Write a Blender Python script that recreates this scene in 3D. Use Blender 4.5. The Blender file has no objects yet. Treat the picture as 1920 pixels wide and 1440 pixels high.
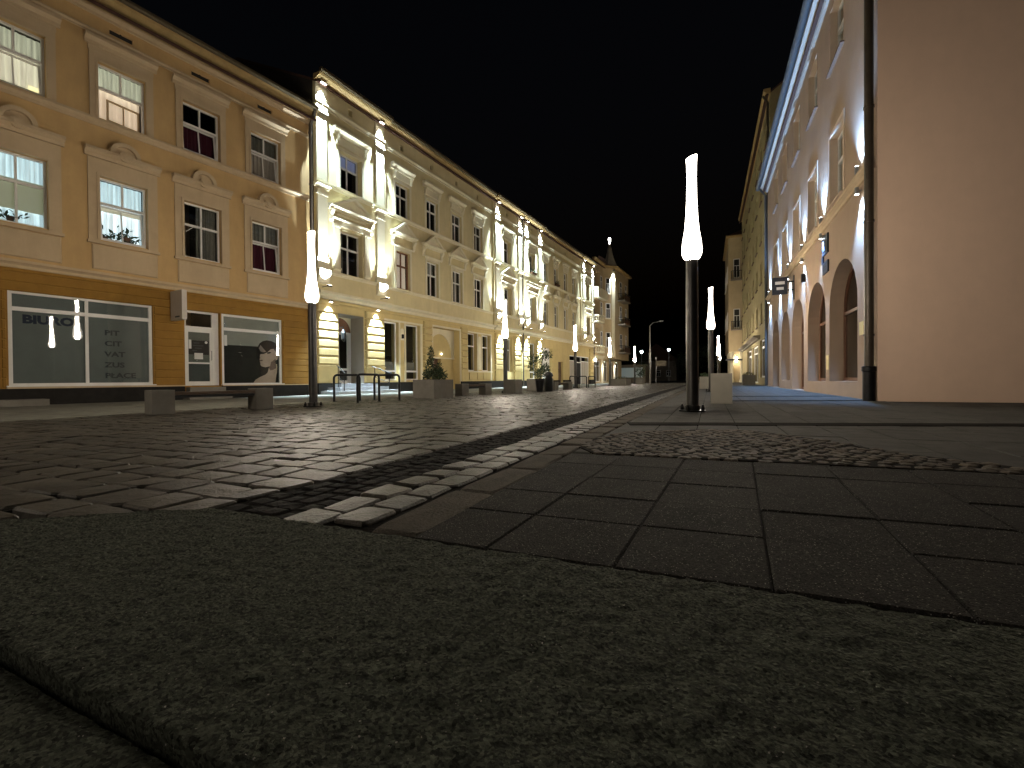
import bpy, bmesh, math, random
from mathutils import Vector, Matrix
R = math.radians
SC = bpy.context.scene
COL = SC.collection
random.seed(7)

# ------------------------------------------------------------------ camera
CAM_H = 0.60
PSI, PITCH, ROLL = R(23.4), 0.010, 0.008
cam_data = bpy.data.cameras.new('camera')
cam = bpy.data.objects.new('camera', cam_data)
COL.objects.link(cam)
cam_data.sensor_width = 36.0
cam_data.lens = 860.0 / 1920.0 * 36.0
cam_data.clip_start = 0.02
cam_data.clip_end = 1500
fwd = Vector((-math.sin(PSI) * math.cos(PITCH), math.cos(PSI) * math.cos(PITCH), -math.sin(PITCH)))
rt0 = Vector((math.cos(PSI), math.sin(PSI), 0))
up0 = rt0.cross(fwd)
rt = rt0 * math.cos(ROLL) - up0 * math.sin(ROLL)
up = up0 * math.cos(ROLL) + rt0 * math.sin(ROLL)
cam.matrix_world = Matrix(((rt.x, up.x, -fwd.x, 0), (rt.y, up.y, -fwd.y, 0), (rt.z, up.z, -fwd.z, CAM_H), (0, 0, 0, 1)))
SC.camera = cam

# ------------------------------------------------------------------ night sky, added fill light
world = bpy.data.worlds.new('World')
SC.world = world
world.use_nodes = True
wn = world.node_tree.nodes
sky = wn.new('ShaderNodeTexSky')
sky.sky_type = 'NISHITA'
sky.sun_disc = False
sky.sun_elevation = R(-4)
sky.sun_rotation = R(200)
wn['Background'].inputs['Strength'].default_value = 0.10
world.node_tree.links.new(sky.outputs[0], wn['Background'].inputs['Color'])
fill_sun_d = bpy.data.lights.new('moon', 'SUN')  # weak sun lamp added for ambient fill, no moon in view
fill_sun_d.energy = 0.010
fill_sun_d.angle = R(8)
fill_sun_d.color = (1.0, 0.93, 0.82)
moon = bpy.data.objects.new('moon', fill_sun_d)
COL.objects.link(moon)
moon.rotation_euler = (R(38), 0, R(-30))
SC.view_settings.view_transform = 'Standard'
SC.view_settings.look = 'None'
SC.view_settings.exposure = 0.0
SC.view_settings.gamma = 1.0
SC.cycles.max_bounces = 5
SC.cycles.diffuse_bounces = 3
SC.cycles.glossy_bounces = 2
SC.cycles.volume_bounces = 0

LAMP_S = 5.0            # radiance of the frosted lamp tubes
LAMP_CORE = 195.0       # radiance of the light source inside each tube
PW_RU, PW_RD = 2600.0, 2600.0

# ------------------------------------------------------------------ materials
MATS = {}
def mat(name, col, rough=0.8, var=0.12, scale=3.0, bump=0.15, bscale=60.0, metal=0.0, spec=0.4, stain=0.0, coat=None, objvar=0.0):
    if name in MATS: return MATS[name]
    m = bpy.data.materials.new(name); m.use_nodes = True
    nt = m.node_tree; n = nt.nodes; L = nt.links
    b = n['Principled BSDF']
    b.inputs['Roughness'].default_value = rough
    b.inputs['Metallic'].default_value = metal
    b.inputs['Specular IOR Level'].default_value = spec
    tc = n.new('ShaderNodeTexCoord')
    geo = n.new('ShaderNodeNewGeometry')
    t1 = n.new('ShaderNodeTexNoise'); t1.inputs['Scale'].default_value = scale; t1.inputs['Detail'].default_value = 8; t1.inputs['Roughness'].default_value = 0.65
    L.new(geo.outputs['Position'], t1.inputs['Vector'])
    cr = n.new('ShaderNodeValToRGB')
    cr.color_ramp.elements[0].position = 0.3; cr.color_ramp.elements[1].position = 0.72
    lo = tuple(c * (1 - var) for c in col); hi = tuple(min(1, c * (1 + var)) for c in col)
    cr.color_ramp.elements[0].color = (*lo, 1); cr.color_ramp.elements[1].color = (*hi, 1)
    L.new(t1.outputs['Fac'], cr.inputs['Fac'])
    out = cr.outputs['Color']
    if stain > 0:
        t3 = n.new('ShaderNodeTexNoise'); t3.inputs['Scale'].default_value = 0.9; t3.inputs['Detail'].default_value = 10; t3.inputs['Roughness'].default_value = 0.75
        mp = n.new('ShaderNodeMapping'); mp.inputs['Scale'].default_value = (1.6, 1.6, 0.35)
        L.new(geo.outputs['Position'], mp.inputs['Vector']); L.new(mp.outputs['Vector'], t3.inputs['Vector'])
        r3 = n.new('ShaderNodeValToRGB'); r3.color_ramp.elements[0].position = 0.42; r3.color_ramp.elements[1].position = 0.7
        r3.color_ramp.elements[0].color = (0, 0, 0, 1); r3.color_ramp.elements[1].color = (stain, stain, stain, 1)
        L.new(t3.outputs['Fac'], r3.inputs['Fac'])
        mx = n.new('ShaderNodeMix'); mx.data_type = 'RGBA'; mx.blend_type = 'MULTIPLY'
        L.new(r3.outputs['Color'], mx.inputs['Factor']); L.new(out, mx.inputs['A']); mx.inputs['B'].default_value = (0.45, 0.42, 0.38, 1)
        out = mx.outputs['Result']
    if objvar > 0:
        oi = n.new('ShaderNodeObjectInfo')
        at = n.new('ShaderNodeAttribute'); at.attribute_name = 'tone'
        ad = n.new('ShaderNodeMath'); ad.operation = 'ADD'
        L.new(oi.outputs['Random'], ad.inputs[0]); L.new(at.outputs['Fac'], ad.inputs[1])
        fr = n.new('ShaderNodeMath'); fr.operation = 'FRACT'; L.new(ad.outputs[0], fr.inputs[0])
        mr = n.new('ShaderNodeMapRange'); mr.inputs['To Min'].default_value = 1 - objvar; mr.inputs['To Max'].default_value = 1 + objvar
        L.new(fr.outputs[0], mr.inputs['Value'])
        hs = n.new('ShaderNodeHueSaturation'); L.new(mr.outputs['Result'], hs.inputs['Value']); L.new(out, hs.inputs['Color'])
        out = hs.outputs['Color']
    L.new(out, b.inputs['Base Color'])
    if bump > 0:
        t2 = n.new('ShaderNodeTexNoise'); t2.inputs['Scale'].default_value = bscale; t2.inputs['Detail'].default_value = 6
        L.new(geo.outputs['Position'], t2.inputs['Vector'])
        bp = n.new('ShaderNodeBump'); bp.inputs['Strength'].default_value = bump; bp.inputs['Distance'].default_value = 0.02
        L.new(t2.outputs['Fac'], bp.inputs['Height']); L.new(bp.outputs['Normal'], b.inputs['Normal'])
    MATS[name] = m
    return m

def granite(name, col, speck, rough, bump, bscale, sscale, specks=0.0, objvar=0.0, spec=0.5, mott=(4.0, 0.7, 1.25)):
    """Speckled stone: two noise scales, voronoi grains, relief; a few mica grains that are smoother and paler."""
    m = bpy.data.materials.new(name); m.use_nodes = True
    nt = m.node_tree; n = nt.nodes; L = nt.links
    b = n['Principled BSDF']; b.inputs['Specular IOR Level'].default_value = spec
    geo = n.new('ShaderNodeNewGeometry')
    v = n.new('ShaderNodeTexVoronoi'); v.inputs['Scale'].default_value = sscale
    L.new(geo.outputs['Position'], v.inputs['Vector'])
    sep = n.new('ShaderNodeSeparateColor'); L.new(v.outputs['Color'], sep.inputs[0])
    cr = n.new('ShaderNodeValToRGB'); e = cr.color_ramp.elements
    e[0].position = 0.0; e[0].color = (*[c * (1 - speck) for c in col], 1)
    e[1].position = 1.0; e[1].color = (*[min(1, c * (1 + speck)) for c in col], 1)
    L.new(sep.outputs[0], cr.inputs['Fac'])
    t = n.new('ShaderNodeTexNoise'); t.inputs['Scale'].default_value = mott[0]; t.inputs['Detail'].default_value = 9; t.inputs['Roughness'].default_value = 0.7
    L.new(geo.outputs['Position'], t.inputs['Vector'])
    mr = n.new('ShaderNodeMapRange'); mr.inputs['From Min'].default_value = 0.3; mr.inputs['From Max'].default_value = 0.7
    mr.inputs['To Min'].default_value = mott[1]; mr.inputs['To Max'].default_value = mott[2]
    L.new(t.outputs['Fac'], mr.inputs['Value'])
    val = mr.outputs['Result']
    if objvar > 0:
        oi = n.new('ShaderNodeObjectInfo'); at = n.new('ShaderNodeAttribute'); at.attribute_name = 'tone'
        ad = n.new('ShaderNodeMath'); ad.operation = 'ADD'; L.new(oi.outputs['Random'], ad.inputs[0]); L.new(at.outputs['Fac'], ad.inputs[1])
        fr = n.new('ShaderNodeMath'); fr.operation = 'FRACT'; L.new(ad.outputs[0], fr.inputs[0])
        m2 = n.new('ShaderNodeMapRange'); m2.inputs['To Min'].default_value = 1 - objvar; m2.inputs['To Max'].default_value = 1 + objvar
        L.new(fr.outputs[0], m2.inputs['Value'])
        mu = n.new('ShaderNodeMath'); mu.operation = 'MULTIPLY'; L.new(val, mu.inputs[0]); L.new(m2.outputs['Result'], mu.inputs[1]); val = mu.outputs[0]
    hs = n.new('ShaderNodeHueSaturation'); L.new(val, hs.inputs['Value']); L.new(cr.outputs['Color'], hs.inputs['Color'])
    out = hs.outputs['Color']
    b.inputs['Roughness'].default_value = rough
    if specks > 0:
        v2 = n.new('ShaderNodeTexVoronoi'); v2.inputs['Scale'].default_value = 330
        L.new(geo.outputs['Position'], v2.inputs['Vector'])
        s2 = n.new('ShaderNodeSeparateColor'); L.new(v2.outputs['Color'], s2.inputs[0])
        gt = n.new('ShaderNodeMath'); gt.operation = 'GREATER_THAN'; gt.inputs[1].default_value = 1 - specks; L.new(s2.outputs[1], gt.inputs[0])
        mx = n.new('ShaderNodeMix'); mx.data_type = 'RGBA'; L.new(gt.outputs[0], mx.inputs['Factor']); L.new(out, mx.inputs['A']); mx.inputs['B'].default_value = (0.32, 0.30, 0.27, 1)
        out = mx.outputs['Result']
        m3 = n.new('ShaderNodeMapRange'); m3.inputs['To Min'].default_value = rough; m3.inputs['To Max'].default_value = 0.25
        L.new(gt.outputs[0], m3.inputs['Value']); L.new(m3.outputs['Result'], b.inputs['Roughness'])
    L.new(out, b.inputs['Base Color'])
    t2 = n.new('ShaderNodeTexNoise'); t2.inputs['Scale'].default_value = bscale; t2.inputs['Detail'].default_value = 8; t2.inputs['Roughness'].default_value = 0.6
    L.new(geo.outputs['Position'], t2.inputs['Vector'])
    bp = n.new('ShaderNodeBump'); bp.inputs['Strength'].default_value = bump; bp.inputs['Distance'].default_value = 0.02
    L.new(t2.outputs['Fac'], bp.inputs['Height']); L.new(bp.outputs['Normal'], b.inputs['Normal'])
    MATS[name] = m
    return m

def glow(name, col, s, cloth=False):
    m = bpy.data.materials.new(name); m.use_nodes = True
    b = m.node_tree.nodes['Principled BSDF']
    b.inputs['Base Color'].default_value = (0.8, 0.8, 0.8, 1)
    b.inputs['Emission Color'].default_value = (*col, 1); b.inputs['Emission Strength'].default_value = s
    if cloth:      # backlit gathered cloth: thick folds let less light through
        nt = m.node_tree; n = nt.nodes; L = nt.links
        tc = n.new('ShaderNodeTexCoord'); mp = n.new('ShaderNodeMapping'); mp.inputs['Scale'].default_value = (16, 1, 0.5)
        t = n.new('ShaderNodeTexNoise'); t.inputs['Scale'].default_value = 1.0; t.inputs['Detail'].default_value = 5
        mr = n.new('ShaderNodeMapRange'); mr.inputs['From Min'].default_value = 0.32; mr.inputs['From Max'].default_value = 0.66
        mr.inputs['To Min'].default_value = s * 0.38; mr.inputs['To Max'].default_value = s
        L.new(tc.outputs['Object'], mp.inputs['Vector']); L.new(mp.outputs['Vector'], t.inputs['Vector']); L.new(t.outputs['Fac'], mr.inputs['Value']); L.new(mr.outputs['Result'], b.inputs['Emission Strength'])
    MATS[name] = m
    return m

def glass(name, tint=(0.85, 0.88, 0.88), refl=0.10):
    m = bpy.data.materials.new(name); m.use_nodes = True
    nt = m.node_tree; n = nt.nodes; L = nt.links
    out = n['Material Output']; n.remove(n['Principled BSDF'])
    tr = n.new('ShaderNodeBsdfTransparent'); tr.inputs['Color'].default_value = (*tint, 1)
    gl = n.new('ShaderNodeBsdfGlossy'); gl.inputs['Roughness'].default_value = 0.015
    t = n.new('ShaderNodeTexNoise'); t.inputs['Scale'].default_value = 1.6
    bp = n.new('ShaderNodeBump'); bp.inputs['Strength'].default_value = 0.02; bp.inputs['Distance'].default_value = 0.05
    L.new(t.outputs['Fac'], bp.inputs['Height']); L.new(bp.outputs['Normal'], gl.inputs['Normal'])
    fr = n.new('ShaderNodeFresnel'); fr.inputs['IOR'].default_value = 1.5
    ad = n.new('ShaderNodeMath'); ad.operation = 'ADD'; ad.use_clamp = True; ad.inputs[1].default_value = refl
    L.new(fr.outputs[0], ad.inputs[0])
    ge = n.new('ShaderNodeNewGeometry'); iv = n.new('ShaderNodeMath'); iv.operation = 'SUBTRACT'; iv.inputs[0].default_value = 1.0; L.new(ge.outputs['Backfacing'], iv.inputs[1])
    mu = n.new('ShaderNodeMath'); mu.operation = 'MULTIPLY'; L.new(ad.outputs[0], mu.inputs[0]); L.new(iv.outputs[0], mu.inputs[1])   # reflect once, at the outer face
    mx = n.new('ShaderNodeMixShader'); L.new(mu.outputs[0], mx.inputs[0]); L.new(tr.outputs[0], mx.inputs[1]); L.new(gl.outputs[0], mx.inputs[2])
    L.new(mx.outputs[0], out.inputs['Surface'])
    MATS[name] = m
    return m

# plaster
mat('apricot_plaster', (0.56, 0.372, 0.165), 0.9, 0.07, 1.5, 0.10, 140, stain=0.22)
mat('ochre_render', (0.29, 0.150, 0.024), 0.85, 0.12, 2.0, 0.14, 110, stain=0.25, objvar=0.06)
mat('beige_trim', (0.54, 0.41, 0.255), 0.85, 0.06, 2.0, 0.06, 120, stain=0.22)
mat('cream_plaster', (0.66, 0.56, 0.32), 0.9, 0.06, 1.5, 0.10, 140, stain=0.20)
mat('cream_trim', (0.72, 0.65, 0.46), 0.85, 0.05, 2.0, 0.06, 120, stain=0.18)
mat('straw_render', (0.58, 0.45, 0.20), 0.88, 0.07, 2.0, 0.10, 120, stain=0.20, objvar=0.04)
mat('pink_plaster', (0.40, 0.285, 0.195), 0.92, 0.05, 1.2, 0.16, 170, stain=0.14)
mat('gable_render', (0.80, 0.575, 0.43), 0.95, 0.03, 2.2, 0.35, 90, stain=0.06)  # gable copy of the pink plaster, lamplight put into its paler colour
mat('pink_trim', (0.62, 0.49, 0.37), 0.88, 0.05, 2.0, 0.06, 120)
mat('olive_plaster', (0.36, 0.30, 0.155), 0.92, 0.08, 1.2, 0.12, 100, stain=0.3)
mat('buff_plaster', (0.50, 0.39, 0.23), 0.9, 0.06, 1.2, 0.10, 100, stain=0.2)
mat('plinth_stone', (0.020, 0.018, 0.016), 0.85, 0.25, 6, 0.15, 90, spec=0.15)
mat('white_frame', (0.72, 0.70, 0.66), 0.45, 0.04, 4, 0.0)
mat('brown_frame', (0.16, 0.07, 0.035), 0.55, 0.15, 6, 0.05, 80)
mat('dark_wood', (0.10, 0.05, 0.025), 0.6, 0.3, 8, 0.1, 60)
mat('roof_tile', (0.09, 0.045, 0.03), 0.85, 0.3, 5, 0.5, 14)
mat('roof_metal', (0.10, 0.075, 0.04), 0.55, 0.2, 3, 0.05, 30, metal=0.3)
mat('eave_boards', (0.42, 0.29, 0.12), 0.8, 0.15, 3, 0.08, 60)
mat('zinc', (0.30, 0.30, 0.30), 0.45, 0.2, 5, 0.05, 40, metal=0.7)
mat('brown_pipe', (0.07, 0.055, 0.04), 0.4, 0.2, 5, 0.05, 40, metal=0.3)
mat('white_soffit', (0.40, 0.345, 0.27), 0.6, 0.05, 3, 0.03, 50)
mat('entrance_paint', (0.30, 0.26, 0.20), 0.8, 0.05, 3, 0.05, 60)
mat('blue_gutter', (0.075, 0.08, 0.08), 0.5, 0.1, 3, 0.03, 50, metal=0.4)
mat('black_iron', (0.018, 0.018, 0.018), 0.42, 0.3, 8, 0.08, 60, metal=0.6)
mat('lamp_steel', (0.10, 0.095, 0.09), 0.38, 0.15, 8, 0.03, 60, metal=0.75)
mat('concrete_block', (0.185, 0.172, 0.145), 0.9, 0.12, 5, 0.2, 120, stain=0.3)
mat('pale_concrete', (0.22, 0.205, 0.17), 0.9, 0.08, 5, 0.15, 120, stain=0.2)
mat('bench_wood', (0.08, 0.05, 0.03), 0.55, 0.25, 9, 0.15, 50)
mat('step_granite', (0.30, 0.31, 0.32), 0.7, 0.12, 8, 0.12, 120)
mat('sheer_cloth', (0.55, 0.52, 0.47), 0.95, 0.08, 6, 0.05, 60)
mat('grey_cloth', (0.30, 0.27, 0.23), 0.95, 0.1, 6, 0.05, 60)
mat('burgundy_cloth', (0.045, 0.004, 0.013), 0.9, 0.1, 6, 0.05, 60)
mat('olive_blind', (0.45, 0.42, 0.26), 0.9, 0.05, 6, 0.05, 60)
mat('window_film', (0.19, 0.195, 0.18), 0.5, 0.10, 1.6, 0.0)
mat('lettering_blue', (0.02, 0.025, 0.05), 0.6, 0.0, 1, 0)
mat('lettering_grey', (0.055, 0.06, 0.06), 0.6, 0.0, 1, 0)
mat('lettering_pale', (0.6, 0.6, 0.6), 0.6, 0.0, 1, 0)
mat('poster_dark', (0.030, 0.026, 0.022), 0.8, 0.25, 3, 0)
mat('poster_skin', (0.62, 0.44, 0.34), 0.4, 0.10, 5, 0)
mat('poster_skin_shade', (0.22, 0.13, 0.10), 0.4, 0.10, 5, 0)
mat('poster_hair', (0.010, 0.007, 0.006), 0.8, 0.3, 8, 0)
mat('poster_highlight', (0.26, 0.19, 0.17), 0.35, 0.2, 8, 0)
mat('salon_film', (0.36, 0.35, 0.30), 0.45, 0.08, 3, 0)
mat('paper', (0.65, 0.64, 0.60), 0.8, 0.04, 5, 0)
mat('yellow_paper', (0.75, 0.62, 0.28), 0.8, 0.04, 5, 0)
mat('sign_navy', (0.018, 0.022, 0.032), 0.4, 0.1, 4, 0)
mat('box_white', (0.52, 0.47, 0.41), 0.5, 0.05, 4, 0)
mat('leaf_green', (0.045, 0.075, 0.022), 0.6, 0.35, 12, 0, objvar=0.0)
mat('leaf_dark', (0.03, 0.05, 0.018), 0.6, 0.35, 12, 0)
mat('bark', (0.06, 0.045, 0.03), 0.9, 0.3, 10, 0.4, 30)
mat('soil', (0.04, 0.03, 0.02), 0.95, 0.3, 20, 0.5, 60)
mat('sooty_brick', (0.045, 0.036, 0.03), 0.95, 0.2, 3, 0.3, 20)  # side and back walls, far darker than the cream fronts
mat('far_wall', (0.20, 0.17, 0.13), 0.9, 0.1, 2, 0.1, 60)
mat('room_dark', (0.03, 0.028, 0.026), 0.95, 0.1, 2, 0)
mat('flower_red', (0.05, 0.02, 0.015), 0.8, 0.5, 20, 0)
# paving
granite('granite_sett', (0.056, 0.050, 0.039), 0.34, 0.46, 0.55, 48, 260, objvar=0.40, spec=0.20)
granite('basalt_cobble', (0.017, 0.0155, 0.014), 0.3, 0.85, 0.5, 50, 260, objvar=0.3, spec=0.12)
granite('kerb_granite', (0.070, 0.060, 0.046), 0.3, 0.85, 0.5, 60, 240, objvar=0.15, spec=0.12)
granite('dark_slab', (0.032, 0.030, 0.026), 0.5, 0.95, 0.7, 160, 170, specks=0.018, objvar=0.12, spec=0.12)
granite('field_cobble', (0.072, 0.058, 0.042), 0.3, 0.75, 0.5, 60, 200, objvar=0.35, spec=0.25)
granite('rough_granite', (0.068, 0.075, 0.056), 0.75, 0.95, 1.0, 80, 150, specks=0.002, objvar=0.0, spec=0.12, mott=(30, 0.55, 1.35))
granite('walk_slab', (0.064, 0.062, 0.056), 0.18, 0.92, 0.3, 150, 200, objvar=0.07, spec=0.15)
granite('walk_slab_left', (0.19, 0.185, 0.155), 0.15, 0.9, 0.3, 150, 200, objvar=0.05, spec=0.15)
mat('joint_dirt', (0.012, 0.010, 0.008), 0.98, 0.4, 20, 0.6, 50, spec=0.05)
mat('asphalt', (0.04, 0.038, 0.035), 0.9, 0.2, 8, 0.4, 90)
# light
glow('lamp_glass', (1.0, 0.90, 0.77), LAMP_S)
def tube_glass():
    m = MATS['lamp_glass']; nt = m.node_tree; n = nt.nodes; L = nt.links
    n.remove(n['Principled BSDF'])
    tr = n.new('ShaderNodeBsdfTransparent'); tr.inputs['Color'].default_value = (0.97, 0.96, 0.94, 1)
    em = n.new('ShaderNodeEmission'); em.inputs['Color'].default_value = (1.0, 0.90, 0.77, 1); em.inputs['Strength'].default_value = LAMP_S
    ad = n.new('ShaderNodeAddShader'); L.new(tr.outputs[0], ad.inputs[0]); L.new(em.outputs[0], ad.inputs[1]); L.new(ad.outputs[0], n['Material Output'].inputs['Surface'])
tube_glass()
glow('lamp_core', (1.0, 0.88, 0.73), LAMP_CORE)
glow('led_cool', (0.82, 0.92, 1.0), 30)
glow('led_white', (1.0, 0.96, 0.86), 40)
glow('globe_cool', (0.85, 0.97, 1.0), 22)
glow('lit_curtain_blue', (0.60, 0.80, 0.86), 1.25, True)
glow('lit_curtain_green', (0.55, 0.53, 0.36), 0.95, True)
glow('lit_blind_olive', (0.33, 0.33, 0.15), 0.38)
glow('lit_room_warm', (0.62, 0.46, 0.30), 0.6)
glow('lit_curtain_peach', (0.80, 0.56, 0.38), 0.42)
glow('lit_shade_yellow', (1.0, 0.85, 0.40), 1.1)
glow('lit_pane_blue', (0.05, 0.13, 0.55), 0.28)
glow('lit_shop_teal', (0.12, 0.30, 0.33), 0.16)
glow('lit_shop_warm', (0.9, 0.68, 0.32), 0.5)
glass('pane_glass', refl=0.02)
glass('shop_glass', (0.75, 0.78, 0.78), 0.02)

# ------------------------------------------------------------------ mesh helpers
class MB:
    def __init__(s): s.v = []; s.f = []; s.m = []; s.tone = []
    def add(s, vs, fs, mi=0):
        o = len(s.v); s.v += [tuple(v) for v in vs]
        for f in fs: s.f.append([i + o for i in f]); s.m.append(mi)
    def box(s, x0, x1, y0, y1, z0, z1, mi=0):
        if x0 > x1: x0, x1 = x1, x0
        if y0 > y1: y0, y1 = y1, y0
        if z0 > z1: z0, z1 = z1, z0
        s.add([(x0, y0, z0), (x1, y0, z0), (x1, y1, z0), (x0, y1, z0), (x0, y0, z1), (x1, y0, z1), (x1, y1, z1), (x0, y1, z1)],
              [(0, 3, 2, 1), (4, 5, 6, 7), (0, 1, 5, 4), (1, 2, 6, 5), (2, 3, 7, 6), (3, 0, 4, 7)], mi)
        return s
    def pillow(s, x0, x1, y0, y1, z0, z1, b=0.03, mi=0):
        """block whose front (y0) edges are chamfered"""
        s.add([(x0, y1, z0), (x1, y1, z0), (x1, y1, z1), (x0, y1, z1),
               (x0, y0 + b, z0), (x1, y0 + b, z0), (x1, y0 + b, z1), (x0, y0 + b, z1),
               (x0 + b, y0, z0 + b), (x1 - b, y0, z0 + b), (x1 - b, y0, z1 - b), (x0 + b, y0, z1 - b)],
              [(0, 3, 2, 1), (0, 1, 5, 4), (1, 2, 6, 5), (2, 3, 7, 6), (3, 0, 4, 7), (4, 5, 9, 8), (5, 6, 10, 9), (6, 7, 11, 10), (7, 4, 8, 11), (8, 9, 10, 11)], mi)
        return s
    def profx(s, prof, x0, x1, mi=0):
        n = len(prof)
        s.add([(x0, y, z) for y, z in prof] + [(x1, y, z) for y, z in prof],
              [tuple(range(n)), tuple(range(2 * n - 1, n - 1, -1))] + [(i, i + n, (i + 1) % n + n, (i + 1) % n) for i in range(n)], mi)
        return s
    def profy(s, poly, y0, y1, mi=0):
        n = len(poly)
        s.add([(x, y0, z) for x, z in poly] + [(x, y1, z) for x, z in poly],
              [tuple(range(n)), tuple(range(2 * n - 1, n - 1, -1))] + [(i, i + n, (i + 1) % n + n, (i + 1) % n) for i in range(n)], mi)
        return s
    def profz(s, poly, z0, z1, mi=0):
        n = len(poly)
        s.add([(x, y, z0) for x, y in poly] + [(x, y, z1) for x, y in poly],
              [tuple(range(n - 1, -1, -1)), tuple(range(n, 2 * n))] + [(i, (i + 1) % n, (i + 1) % n + n, i + n) for i in range(n)], mi)
        return s
    def lathe(s, prof, n=14, c=(0, 0, 0), mi=0, cap=True):
        k = len(prof); vs = []
        for r, z in prof:
            for i in range(n):
                a = 2 * math.pi * i / n
                vs.append((c[0] + r * math.cos(a), c[1] + r * math.sin(a), c[2] + z))
        fs = [(j * n + i, j * n + (i + 1) % n, (j + 1) * n + (i + 1) % n, (j + 1) * n + i) for j in range(k - 1) for i in range(n)]
        if cap: fs += [tuple(range(n - 1, -1, -1)), tuple((k - 1) * n + i for i in range(n))]
        s.add(vs, fs, mi)
        return s
    def tube(s, path, r, n=8, mi=0):
        P = [Vector(p) for p in path]; vs = []; prev = None
        for i, p in enumerate(P):
            d = (P[min(i + 1, len(P) - 1)] - P[max(i - 1, 0)]).normalized()
            a = prev if prev is not None else (Vector((0, 0, 1)) if abs(d.z) < 0.9 else Vector((1, 0, 0)))
            u = (a - d * a.dot(d)).normalized(); w = d.cross(u); prev = u
            rr = r[i] if isinstance(r, (list, tuple)) else r
            for k in range(n):
                t = 2 * math.pi * k / n
                vs.append(p + u * (rr * math.cos(t)) + w * (rr * math.sin(t)))
        m = len(P)
        fs = [(j * n + k, j * n + (k + 1) % n, (j + 1) * n + (k + 1) % n, (j + 1) * n + k) for j in range(m - 1) for k in range(n)]
        fs += [tuple(range(n - 1, -1, -1)), tuple((m - 1) * n + k for k in range(n))]
        s.add(vs, fs, mi)
        return s
    def mesh(s, name, mats, smooth=False, fix=True):
        me = bpy.data.meshes.new(name); me.from_pydata(s.v, [], s.f)
        if isinstance(mats, str): mats = [mats]
        for m in mats: me.materials.append(MATS[m])
        if len(mats) > 1: me.polygons.foreach_set('material_index', s.m)
        if fix:
            b = bmesh.new(); b.from_mesh(me); bmesh.ops.recalc_face_normals(b, faces=b.faces); b.to_mesh(me); b.free()
        if smooth:
            me.polygons.foreach_set('use_smooth', [True] * len(me.polygons))
            me.set_sharp_from_angle(angle=R(40))
        if s.tone:
            a = me.attributes.new('tone', 'FLOAT', 'FACE'); a.data.foreach_set('value', s.tone)
        me.update()
        return me
    def build(s, name, mats, parent=None, loc=(0, 0, 0), rz=0, smooth=False, fix=True):
        return put(name, s.mesh(name, mats, smooth, fix), parent, loc, rz)

def put(name, data, parent=None, loc=(0, 0, 0), rz=0):
    o = bpy.data.objects.new(name, data); COL.objects.link(o)
    o.location = loc; o.rotation_euler = (0, 0, rz)
    if parent is not None: o.parent = parent
    return o
def tag(o, label=None, cat=None, group=None, kind=None):
    if label: o['label'] = label
    if cat: o['category'] = cat
    if group: o['group'] = group
    if kind: o['kind'] = kind
    return o
def thing(name, label, cat, loc=(0, 0, 0), rz=0, group=None):
    return tag(put(name, None, None, loc, rz), label, cat, group)
def kids(o): return [c for c in bpy.data.objects if c.parent == o]
def copy_tree(o, parent=None, tree=None):
    c = o.copy(); COL.objects.link(c); c.parent = parent
    for ch in (tree or {}).get(o.name, []): copy_tree(ch, c, tree)
    return c
def tree_of(root):
    t = {}
    for o in bpy.data.objects:
        if o.parent: t.setdefault(o.parent.name, []).append(o)
    return t
def lamp_light(name, kind, parent, loc, power, col, rot=(0, 0, 0), size=0.05, angle=90, blend=0.5):
    d = bpy.data.lights.new(name, kind); d.energy = power; d.color = col; d.shadow_soft_size = size
    if kind == 'SPOT': d.spot_size = R(angle); d.spot_blend = blend
    o = bpy.data.objects.new(name, d); COL.objects.link(o); o.location = loc; o.rotation_euler = rot; o.parent = parent
    return o
def arc(cx, cz, r, a0, a1, n, rz=None):
    rz = rz or r
    return [(cx + r * math.cos(R(a0 + (a1 - a0) * i / n)), cz + rz * math.sin(R(a0 + (a1 - a0) * i / n))) for i in range(n + 1)]
FONT = {}
def lettering(txt, size, parent, loc, m, xs=1.0, name='lettering', rot=(R(90), 0, 0), bold=0.0):
    c = bpy.data.curves.new('lettering', 'FONT'); c.body = txt; c.size = size; c.extrude = 0.001; c.offset = bold; c.resolution_u = 3
    t = bpy.data.objects.new('lettering_tmp', c); COL.objects.link(t)
    dg = bpy.context.evaluated_depsgraph_get(); dg.update()
    me = bpy.data.meshes.new_from_object(t.evaluated_get(dg)); bpy.data.objects.remove(t)
    me.materials.clear(); me.materials.append(MATS[m])
    o = put(name, me, parent, loc); o.rotation_euler = rot; o.scale = (xs, 1, 1)
    return o

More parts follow.
